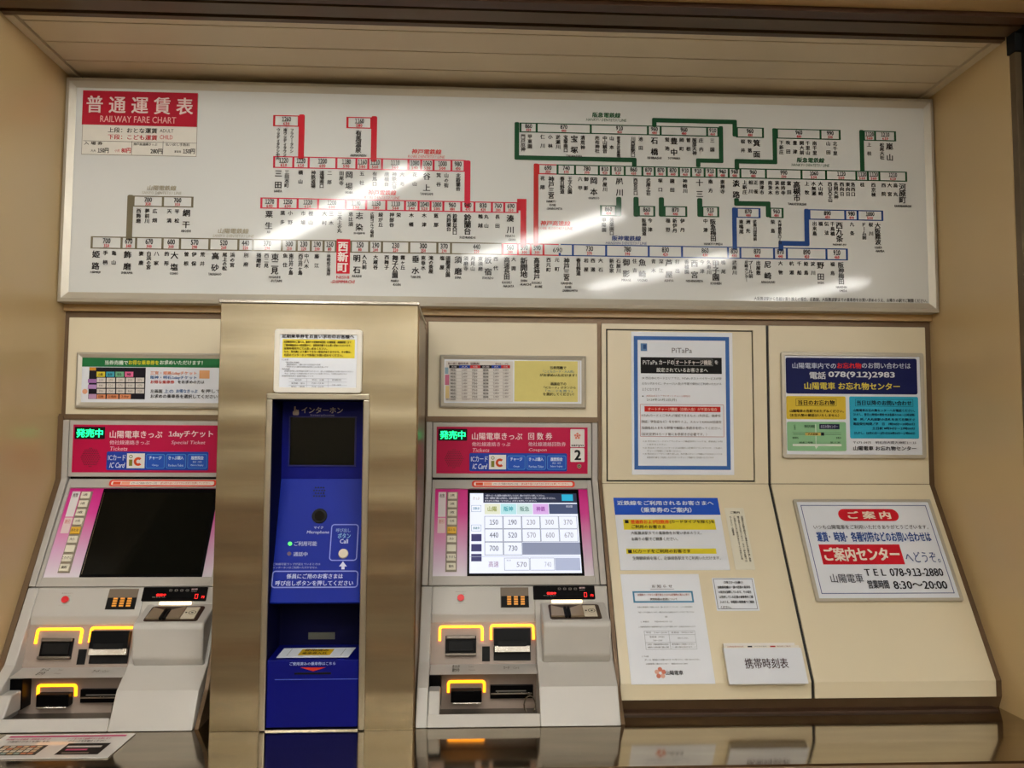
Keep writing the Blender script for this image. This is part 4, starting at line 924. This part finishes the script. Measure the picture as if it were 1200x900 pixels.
# --- white framed notice on the steel pillar
PIL = vplane(2.278)
fb = PIL.box(322, 386.5, 424.5, 460.5)
root, p = board('commuter_pass_notice', 'white framed notice with yellow box fixed on the steel pillar above intercom', PIL, fb, .010, ALUW, .014, PAPER, rad=.008, lab='notice', h0=-.0015)
p.t(331, 391.8, 415.5, 396.8, '定期乗車券をお買い求めのお客様へ', BK, .035)
p.rect(331.5, 398, 416.2, 419.8, 'E2D040', 0)
for y, x1, s_ in ((399.8, 412, '定期乗車券のご購入は、最寄りの定期券発売所（山陽姫路・飾磨駅等）まで'), (403.6, 412, 'ご使用開始日の十四日前から、自動券売機でもお買い求めいただけます。'), (407.4, 384, '定期券発売所にてお買い求めください。'), (411.2, 412, 'なお、発売機により購入できない場合がありますので、その際は、'), (415, 402, '右記のインターホンで係員にお問い合わせください。')):
    p.t(333.5, y, x1, y + 2.9, s_, '3A3210', .03, res=1)
for x0, y, x1, s_, c in ((331, 420.8, 339, '（ご注意）', '5A5A66'), (335, 424, 352, '・通学定期券の新規購入', '6A6A76'), (335, 426.7, 376, '・通勤定期券は、ご購入日の十四日前から発売', '6A6A76'), (335, 429.3, 385, '・年度をまたぐ通学定期券は発売所のみの取り扱いです', '6A6A76'), (331, 431.8, 340, '発売時間', '5A5A66'), (334, 434.5, 414, '定期券発売所の発売時間が変更となりました。詳しくは駅係員までお問い合わせください', '70707C'), (334, 437.3, 407, '平日・土休日とも時間が異なりますのでご注意ください。三宮駅は従来どおり', '70707C'), (331, 440, 368, '定期券発売所の営業時間について', '60606C')):
    p.t(x0, y, x1, y + 1.9, s_, c, .01, res=1)
for y in (443.6, 447.5, 451.5, 455.3): p.hline(339, y, 407, .25, 'A0A4B4', 1)
for x in (360, 385): p.vline(x, 443.6, 455.3, .25, 'A0A4B4', 1)
for x0, x1, y, s_ in ((346, 354, 444.6, '発売所'), (366, 380, 444.6, '平日・土曜'), (390, 400, 444.6, '日祝日'), (342, 358, 448.5, '東須磨・垂水'), (366, 380, 448.5, '7:30～19:30'), (342, 358, 452.5, '明石・姫路'), (366, 380, 452.5, '7:00～20:00'), (390, 400, 450.5, '9:00～18:00')): p.t(x0, y, x1, y + 1.8, s_, '5A5C6C', .01, res=1)
p.emit(root)
# --- poster with blue border
fb = WALLP.box(740, 389.5, 859, 556.5)
root, p = board('poster', 'white paper poster with thick blue border and black title box on access door', WALLP, fb, .0016, face=PAPER, fw=0, lab='poster', h0=.0015)
u0, u1, v0, v1 = WALLP.box(742.8, 394.5, 855, 550.5); p.outline(u0, u1, v0, v1, .0125, '3A66A8', 0)
p.rect(750.5, 402.5, 758, 411.5, '5A7CA8', 1); p.rect(753.5, 404, 757, 409, '24487C', 2); p.t(787, 408, 810.5, 413.8, 'PiTaPa', '6A6A70', 0, shear=0)
p.rect(750.5, 419, 845.5, 438, '08080A', 0)
p.t(753, 422.5, 770, 427.3, 'PiTaPa', 'D0D0D0', .01); p.t(772, 422, 789.5, 427.5, 'カードの', 'D8D8D8', .02); p.line(790, 420.8, 835, 428.8, .4, '9A9A9A', 1); p.t(791.5, 422, 833.5, 427.8, 'オートチャージ機能', 'D8D0CC', .025); p.t(837, 422.5, 841, 427, 'を', 'D8D8D8', .02)
p.t(769, 431.3, 829, 436.3, '設定されているお客さまへ', 'D8D8D4', .02)
for y, x1, s_ in ((442, 845, 'JR 西日本ICカードエリアでは、PiTaPa ポストペイサービスが使'), (448.3, 845, 'えない代わりに、チャージ(入金)が不要で便利にご利用いただける'), (454.7, 774, 'ようになります。')): p.t(752, y, x1, y + 3.4, s_, '5A5C60', 0, res=1)
p.dot(753, 464.3, .9, '202020'); p.t(757, 463, 808, 465.6, 'JR西日本エリアでのオートチャージ開始日', 'B06060', 0, res=1); p.t(757.5, 466.8, 792.5, 470.6, '2018年10月1日(月)', '4A5A4A', 0, res=1)
p.line(750, 474, 848, 512, .5, 'A84840', 0, 1); p.rect(755, 476.3, 844, 482.8, 'C02420', 0); p.t(759, 477.8, 840, 481.6, 'オートチャージ機能（自動入金）が不要な場合', 'E8B8A8', .02, res=1)
for y, x1, s_ in ((485.3, 844, 'PiTaPaカードとご本人が確認できるもの（免許証、健康保'), (492.6, 845, '険証、学生証など）をお持ちの上、スルッとKANSAI協議会'), (499.9, 845, '加盟各社のおもな駅等で解除の手続きを行ってください。'), (507.2, 828, '（設定変更はカード毎にお手続きが必要です。）')): p.t(751.5, y, x1, y + 3.4, s_, '5C4C48', 0, res=1)
for y, x0, x1, s_ in ((516.3, 753, 846, '※ JR 西日本ICカードエリアでのチャージ機能設定については、駅係員にお問'), (519.8, 758, 781, 'い合わせください。'), (524, 753, 846, '※ JR 西日本のポストペイサービスは対象外の区間がございますので、ご利用の'), (527.4, 758, 798, 'チャージ残額にご注意ください。'), (531, 753, 846, '※ JR 西日本エリアからの乗り越しは、本人様のチャージ残額よりお支払いのうえ'), (535, 758, 836, '自動改札機をご利用いただきオートチャージ機能をご利用いただけます')): p.t(x0, y, x1, y + 2.2, s_, '70706E', 0, res=1)
p.emit(root)
# --- lost property sign
fb = WALLP.box(915, 413.5, 1081.5, 537)
root, p = board('lost_property_sign', 'framed lost property sign with navy, yellow, green and cyan fields', WALLP, fb, .014, ALU, .012, ACRY, rad=.008)
NV = '101850'
p.rr(919.5, 420, 1072.8, 462, 2.5, NV, 0)
p.t(927, 425.5, 978, 432.3, '山陽電車内での', 'C0C8DC', .02); p.t(979, 425.5, 1007.5, 432.3, 'お忘れ物', 'D02830', .04); p.t(1008, 425.5, 1065, 432.3, 'のお問い合わせは', 'C0C8DC', .02)
p.t(947, 436, 966, 444.5, '電話', 'D0D4DC', .03); p.t(969, 436, 1046.5, 444.5, '078(912)2983', 'D4D8E0', .03); p.t(941, 448.5, 1052.5, 457, '山陽電車 お忘れ物センター', 'D8C850', .025)
p.rr(920, 464.5, 989.5, 491.5, 2, 'D4B83A', 0); p.line(931, 467.5, 978.5, 476, .4, '504020', 1); p.t(933.5, 469, 976.5, 475, '当日のお忘れ物', '181408', .03)
p.t(924, 480, 987, 483.6, '山陽電車の各駅でおたずねください。', '221A08', .03, res=1); p.t(924, 485, 981.5, 488.6, '（お忘れ物の郵送はいたしません）', '221A08', .03, res=1)
p.rr(921, 494.5, 990, 528.5, 2, '86B88C', 0); p.rr(994, 465, 1074.5, 514, 2, '2CA4C4', 0)
p.line(1000.5, 468, 1068, 476.5, .4, '103848', 1); p.t(1002, 469.5, 1066, 475.3, '当日以降のお問い合わせ', '081420', .03)
for y, x0, x1, s_ in ((479.5, 998, 1070, '山陽電車お忘れ物センターへお電話ください。'), (484.5, 998, 1070, '（ただし、翌日11時頃の問合せは各駅の9:00～11時以降）'), (490, 998, 1070, '場　所／人丸前駅の改札を出て左側すぐ'), (495.3, 998, 1070, '電話受付時間／平　日　7時30分～20時00分'), (500.5, 1020, 1070, '土日祝 8時30分～17時30分'), (506, 999, 1070, '（ただし、12月31日～1月3日は8時30分～17時30分）')): p.t(x0, y, x1, y + 3.3, s_, '0A1C34', .03, res=1)
p.t(998, 517, 1071.5, 520.3, '〒673-0875　明石市大蔵天神町1－15', '4A4A58', .01, res=1); p.t(998, 522.8, 1071.5, 528, '山陽電車 お忘れ物センター', '181824', .025)
p.hline(928, 508.8, 984, .7, '506A58', 2); p.rect(942, 507, 960, 510.5, 'C8B060', 3); p.t(945, 507.6, 957, 510, '人丸前駅', '3A2A10', .02, 4, res=1); p.rect(960.5, 507, 964, 510.5, '14141C', 3); p.hline(927, 506.5, 984, .3, '506A58', 2)
p.rect(958.5, 497, 982, 503, '1C2440', 2); p.t(960, 498, 980, 502, 'お忘れ物センター', 'A8A8C0', .02, res=1); p.t(941, 498, 953, 501.5, '明石市立天文科学館', '2A3A30', .02, res=1)
p.vline(954.5, 497, 526, .9, 'C8D4C8', 1); p.rect(927.5, 520.3, 984.5, 522.8, 'D4DCD0', 1); p.t(935, 517.5, 951, 519.6, '国道二号線', '2A3A30', .02, res=1); p.t(971, 517.5, 983, 519.6, '至三宮', '2A3A30', .02, res=1); p.t(927, 512, 934, 514.3, '至明石', '2A3A30', .02, res=1); p.t(978, 512, 984, 514.3, '至垂水', '2A3A30', .02, res=1); p.dot(955, 523, 2, 'D4DCD0', 2)
p.t(929, 497.5, 930.5, 504, 'N', '2A4A3A', .02, res=1)
p.emit(root)
# --- blue headed sign on the slope
def sbox(x0, y0, x1, y1): return SLOPE.box(x0, y0, x1, y1)
fb = SLOPE.box(722.8, 584, 848, 668.5)
root, p = board('line_transfer_sign', 'white plate with blue header and yellow stripes on sloping cream panel', SLOPE, fb, .003, face=ACRY, fw=0, h0=.001)
u0, u1, v0, v1 = fb; H = v1 - v0; W = u1 - u0
p.r(u0, u1, v1 - H * .245, v1, '1C4CB4', 0)
def ft(a, b0, c, d, s_, col, bd=.02, res=1, bl=1): p.t_uv(u0 + a * W, u0 + c * W, v1 - d * H, v1 - b0 * H, s_, col, bd, res=res)
ft(.03, .045, .95, .11, '近鉄線をご利用されるお客さまへ', 'D8DEE8', .03, 2); ft(.25, .14, .73, .215, '（乗車券のご案内）', 'D8DEE8', .03, 2)
p.r(u0 + .07 * W, u0 + .935 * W, v1 - .455 * H, v1 - .31 * H, 'D8C82C', 0); p.r(u0 + .07 * W, u0 + .90 * W, v1 - .785 * H, v1 - .715 * H, 'D8C82C', 0)
p.r(u0 + .085 * W, u0 + .12 * W, v1 - .365 * H, v1 - .32 * H, '202018', 1); p.r(u0 + .085 * W, u0 + .12 * W, v1 - .775 * H, v1 - .73 * H, '202018', 1)
ft(.14, .32, .50, .375, '普通券および回数券', 'D84818', .04); ft(.505, .32, .93, .375, '(カードタイプを除く)を', '282010', .03); ft(.14, .39, .46, .44, 'ご利用のお客さま', '282010', .03)
ft(.13, .48, .79, .525, '大阪難波駅までの乗車券をお買い求めのうえ、', '30302C', .01); ft(.13, .56, .56, .61, 'お降りの駅でご精算ください。', '30302C', .01); ft(.135, .725, .66, .775, 'ICカードをご利用のお客さま', '282010', .03); ft(.12, .82, .93, .87, '生駒鋼索線を除く、近鉄線各駅までご利用いただけます。', '30302C', .0)
p.emit(root)
# --- narrow vertical label
fb = SLOPE.box(855.3, 595.5, 878, 668)
root, p = board('vertical_label', 'narrow cream sticker with vertical writing beside the blue-headed plate', SLOPE, fb, .0012, face=mat('label_cream', 'DAD6C4', .5), fw=0, lab='sticker', h0=.001)
u0, u1, v0, v1 = fb; W = u1 - u0; H = v1 - v0; p.t_uv(u0 + .25 * W, u0 + .75 * W, v1 - .10 * H, v1 - .06 * H, 'ご案内', '4A4840', .03, res=1)
for k, (s_, n_) in enumerate((('定期券の区間を超えてご乗車のときは乗り越し精算', 0), ('機で運賃をお支払いください。なお一部の区間では', 0), ('ご利用になれない場合がありますので係員にお尋', 0), ('ねください。山陽電車', 0))): p.vt(u0 + W * (.82 - .2 * k), v1 - .14 * H, s_, .0068, .0066, '5A5850', .02)
p.emit(root)
# --- tall white notice
fb = SLOPE.box(730.5, 673.5, 830, 809)
fb = (SLOPE.uv(727.5, 680)[0], SLOPE.uv(819.5, 680)[0], SLOPE.uv(785, 802)[1], SLOPE.uv(785, 673)[1])
root, p = board('paper_notice', 'tall white paper notice with blue outlined box low on the sloping panel', SLOPE, fb, .0012, face=PAPER, fw=0, lab='notice', h0=.001)
u0, u1, v0, v1 = fb; W = u1 - u0; H = v1 - v0
ft(.38, .105, .64, .135, 'お 知 ら せ', '5A5A60', .02)
p.r(u0 + .36 * W, u0 + .66 * W, v1 - .148 * H, v1 - .144 * H, '8A8088', 0)
p.outline(u0 + .13 * W, u0 + .89 * W, v1 - .275 * H, v1 - .165 * H, .005, '4A84A8', 0)
ft(.19, .19, .84, .212, '定期券カードからの乗り換えとICOCA定期券の導入に伴う', 'A05A50', .03); ft(.34, .232, .68, .255, '発売時間の変更について', '6A5A50', .03)
for y, a, c, s_ in ((.31, .17, .86, '平素は山陽電車をご利用いただき、誠にありがとうございます。このたび発売時間を'), (.358, .17, .87, '下記のとおり変更いたします。お客さまにはご迷惑をおかけしますがご了承ください'), (.40, .5, .53, '記'), (.445, .19, .29, '1. 実施日'), (.445, .36, .58, '平成30年3月17日（土）'), (.492, .16, .86, '2. 定期券発売所の営業時間を以下のとおり変更します（土休日はお休みします）'), (.545, .24, .5, '平日　7:00～20:00'), (.545, .55, .82, '変更前（平日のみ）'), (.583, .28, .46, '変更後（平日）'), (.595, .62, .75, '発売いたしません'), (.615, .32, .43, '7:30～19:30'), (.65, .24, .5, '土休日　定期券発売所はお休み'), (.65, .54, .82, '券売機をご利用ください'), (.675, .24, .5, '※継続のみ券売機で購入可能'), (.675, .54, .82, '（一部の駅を除きます。）'), (.755, .16, .24, '3. その他'), (.785, .19, .86, '詳しくは、駅係員または各駅のポスターをご覧ください。お問い合わせは下記へ。'), (.82, .2, .7, '山陽電車ご案内センター　電話078-913-2880')):
    ft(a, y, c, y + .014, s_, '6E7078', .01)
for y in (.535, .57, .64, .70): p.r(u0 + .22 * W, u0 + .84 * W, v1 - y * H - .0004, v1 - y * H + .0004, '9AA0A8', 0)
for x in (.22, .52, .84): p.r(u0 + x * W, u0 + x * W + .0008, v1 - .70 * H, v1 - .535 * H, '9AA0A8', 0)
for k in range(5):
    t = math.radians(90 + 72 * k); cx, cy = u0 + .36 * W + .010 * math.cos(t), v1 - .905 * H + .010 * math.sin(t)
    p.poly([(cx + .0065 * math.cos(a_ * .7), cy + .0065 * math.sin(a_ * .7)) for a_ in range(9)], 'D8A898' if k % 2 else 'CC7C68', 0)
ft(.42, .885, .63, .925, '山陽電車', '3A3A40', .02, 2)
p.emit(root)
# --- small bordered label
fb = SLOPE.box(837, 677.5, 886.5, 716)
root, p = board('bordered_label', 'small white label with thin black border above the timetable holder', SLOPE, fb, .0012, face=PAPER, fw=0, lab='label', h0=.001)
u0, u1, v0, v1 = fb; W = u1 - u0; H = v1 - v0; p.outline(u0 + .03 * W, u1 - .04 * W, v0 + .05 * H, v1 - .03 * H, .0013, '3A3A40', 0)
for y, a, c, s_ in ((.10, .26, .72, '〈お客さまへのお願い〉'), (.25, .1, .88, '自動券売機は一部の区間の乗車券'), (.40, .1, .88, 'の発売を制限しています。その場合'), (.55, .1, .9, 'は発売している区間の乗車券をご購'), (.70, .1, .9, '入のうえ、到着駅の精算機でご精算'), (.86, .1, .34, 'ください。')): ft(a, y, c, y + .085, s_, '2A2A30', .03)
p.emit(root)
# --- timetable holder
b0 = SLOPE.uv(850, 783)[0]; b1 = SLOPE.uv(938.5, 783)[0]; bv0 = SLOPE.uv(897, 803.5)[1]; bv1 = SLOPE.uv(892, 757.5)[1]
root = empty('leaflet_holder', SLOPE.pt((b0 + b1) / 2, bv0), 'white pocket timetable holder standing out from the sloping panel', 'holder')
b = MB(); b.slab(SLOPE, b0, b1, bv0, bv1 - .004, .001, .022, ALUW); hd = b.obj('box', root, bevel=.0015)
b = MB(); b.slab(SLOPE, b0 + .003, b1 - .008, bv0 + .008, bv1 + .006, .004, .012, mat('leaflet_stack', 'E0DEDC', .6)); b.obj('leaflet', root)
b = MB(); b.slab(SLOPE, b0 - .003, b1 + .003, bv0 - .002, bv1 - .012, .022, .0245, ACRY); b.obj('front_card', root)
p = Print(SLOPE, .0249); W = b1 - b0; H = bv1 - bv0
p.t_uv(b0 + .23 * W, b0 + .80 * W, bv0 + .36 * H, bv0 + .62 * H, '携帯時刻表', '3A1E26', .01); p.emit(root)
p = Print(SLOPE, .0223); 
for a, c, s_, col in ((.04, .26, '山陽電車時刻表', 'B07068'), (.40, .56, 'のりかえ案内', '888084'), (.70, .88, '時刻表ご案内', 'A07878')): p.t_uv(b0 + a * W, b0 + c * W, bv1 - .0095, bv1 - .0055, s_, col, .01, res=1)
p.r(b0 + .31 * W, b0 + .37 * W, bv1 - .0095, bv1 - .0055, '2A2430', 1); p.r(b0 + .61 * W, b0 + .68 * W, bv1 - .0095, bv1 - .0055, 'B04040', 1); p.emit(root)
# --- information centre sign
g0, g1 = SLOPE.uv(942, 647)[0], SLOPE.uv(1108, 647)[0]; gv0, gv1 = SLOPE.uv(1030, 706)[1], SLOPE.uv(1020, 587)[1]
root, p = board('information_sign', 'large framed white sign with red banners on the rightmost sloping panel', SLOPE, (g0, g1, gv0, gv1), .012, ALU, .009, ACRY, rad=.004, h0=.001)
u0, u1, v0, v1 = g0, g1, gv0, gv1; W = u1 - u0; H = v1 - v0
p.outline(u0 + .045 * W, u1 - .045 * W, v0 + .07 * H, v1 - .06 * H, .0022, '24407C', 0)
p.poly(rpts(u0 + .30 * W, u0 + .735 * W, v1 - .225 * H, v1 - .10 * H, .06), 'C01424', 0)
ft(.365, .125, .675, .205, 'ご 案 内', 'E8D8C4', .05, 2)
ft(.10, .265, .92, .31, 'いつも山陽電車をご利用いただきありがとうございます。', '3A3840', .01); ft(.105, .335, .915, .435, '運賃･時刻･各種切符などのお問い合わせは', '24488C', .04, 2)
p.r(u0 + .105 * W, u0 + .675 * W, v1 - .655 * H, v1 - .46 * H, 'BC1424', 0); ft(.125, .49, .655, .625, 'ご案内センター', 'E8DCCC', .05, 2); ft(.69, .535, .93, .64, 'へどうぞ。', '24407C', .01, 2)
ft(.13, .745, .355, .83, '山陽電車', '2A2C3C', .01, 2); ft(.375, .70, .52, .765, 'T E L', '20222C', .02, 2); ft(.55, .695, .92, .77, '078-913-2880', '20222C', .025, 2)
ft(.375, .805, .52, .885, '営業時間', '20222C', .03, 2); ft(.55, .815, .92, .89, '8:30～20:00', '20222C', .025, 2)
p.emit(root)

# --- leaflet on the counter, lower left
CPL = Plane((0, 2.2, CT), (0, 1, 0)); CPL.N = Vector((0, 0, 1))
A = [CPL.uv(*q) for q in ((-36, 891), (126, 889), (159, 860.5), (8, 862.5))]
b = MB(); b.add([CPL.pt(*q, .0012) for q in A] + [CPL.pt(*q, .0028) for q in A], [(3, 2, 1, 0), (4, 5, 6, 7), (0, 1, 5, 4), (1, 2, 6, 5), (2, 3, 7, 6), (3, 0, 4, 7)], mat('laminated_white', 'DAD6D0', .3, coat=.5))
n = tag(b.obj('laminated_guide'), 'laminated white guide sheet with pink band and two pictures lying on counter', 'sheet')
p = Print(CPL, .0032)
def quadf(s0, s1, t0, t1, c, L=0): p.poly([inside(s0, t0), inside(s1, t0), inside(s1, t1), inside(s0, t1)], c, L)
quadf(.05, .95, .86, .93, 'B83A6A')
random.seed(3)
quadf(.10, .44, .12, .52, '3A342E'); quadf(.58, .90, .12, .58, '141010')
for i in range(6):
    for j in range(4): quadf(.12 + .05 * i, .16 + .05 * i, .15 + .09 * j, .22 + .09 * j, random.choice(['B89A70', 'C8A888', '8A9A90', 'C07A58', 'D0C4B0']), 1)
quadf(.62, .78, .28, .34, 'B85070', 1); quadf(.60, .86, .40, .47, 'C8C0B8', 1); quadf(.62, .82, .16, .2, '8A7A6A', 1)
for s0, s1, t0, s_, c in ((.06, .40, .72, '券売機での定期券・回数券の買い方', 'B05070'), (.1, .42, .62, '①画面のボタンを押します。', '2A2424'), (.52, .86, .72, 'カードを入れて金額ボタンを押します', 'B05070'), (.56, .84, .62, '②カードをお取りください', '2A2424')):
    a = inside(s0, t0); c_ = inside(s1, t0 + .07); p.t_uv(a[0], c_[0], a[1], c_[1], s_, c, .02, res=1)
p.emit(n)

# ================================================================== HALL LAMPS (behind and above the camera)
def lamp(x0, y0, x1, y1, where):
    zt = EYE + 1.35; d = Vector((x1 - x0, y1 - y0, 0)); L = d.length; d.normalize(); s = Vector((-d.y, d.x, 0))
    root = empty('ceiling_lamp', ((x0 + x1) / 2, (y0 + y1) / 2, zt), 'white ceiling batten with twin fluorescent tubes ' + where, 'lamp', 'fluorescent battens on the hall ceiling')
    def bx(a, e, w0, w1, z0, z1, M, b):
        P = Vector((x0, y0, 0)); vs = [P + d * t + s * q + Vector((0, 0, zz)) for zz in (z0, z1) for q in (w0, w1) for t in (a, e)]
        b.add(vs, [(0, 2, 3, 1), (4, 5, 7, 6), (0, 1, 5, 4), (2, 6, 7, 3), (0, 4, 6, 2), (1, 3, 7, 5)], M)
    b = MB(); bx(-.03, L + .03, -.10, .10, zt + .015, zt + .05, ALUW, b); b.obj('housing', root)
    for q in (-.05, .05): b = MB(); bx(0, L, q - .014, q + .014, zt - .02, zt + .014, TUBE, b); b.obj('tube', root)
lamp(-1.48, -.62, -.28, 1.15, 'nearest the left half of the fare chart')
lamp(0, -.92, .85, .42, 'behind the middle of the fare chart view')
lamp(1.06, -1.95, 1.83, -.65, 'right of the middle batten')
lamp(2.55, -2.9, 3.23, -1.51, 'farthest right over the hall')
for i, (x, y) in enumerate(((-3.4, -3.9), (-1.9, -4.2), (-.4, -4.3), (1.2, -4.4), (4.1, -3.6), (-3.6, -1.9))):  # unseen extra battens added to brighten the hall and the steel
    lamp(x, y, x + .62, y + .82, ('added for fill light in the far left corner of the hall', 'added for fill light, second from the left by the rear wall', 'added for fill light in the middle by the rear wall', 'added for fill light right of the middle by the rear wall', 'added for fill light in the far right corner of the hall', 'added for fill light near the left hall wall')[i])
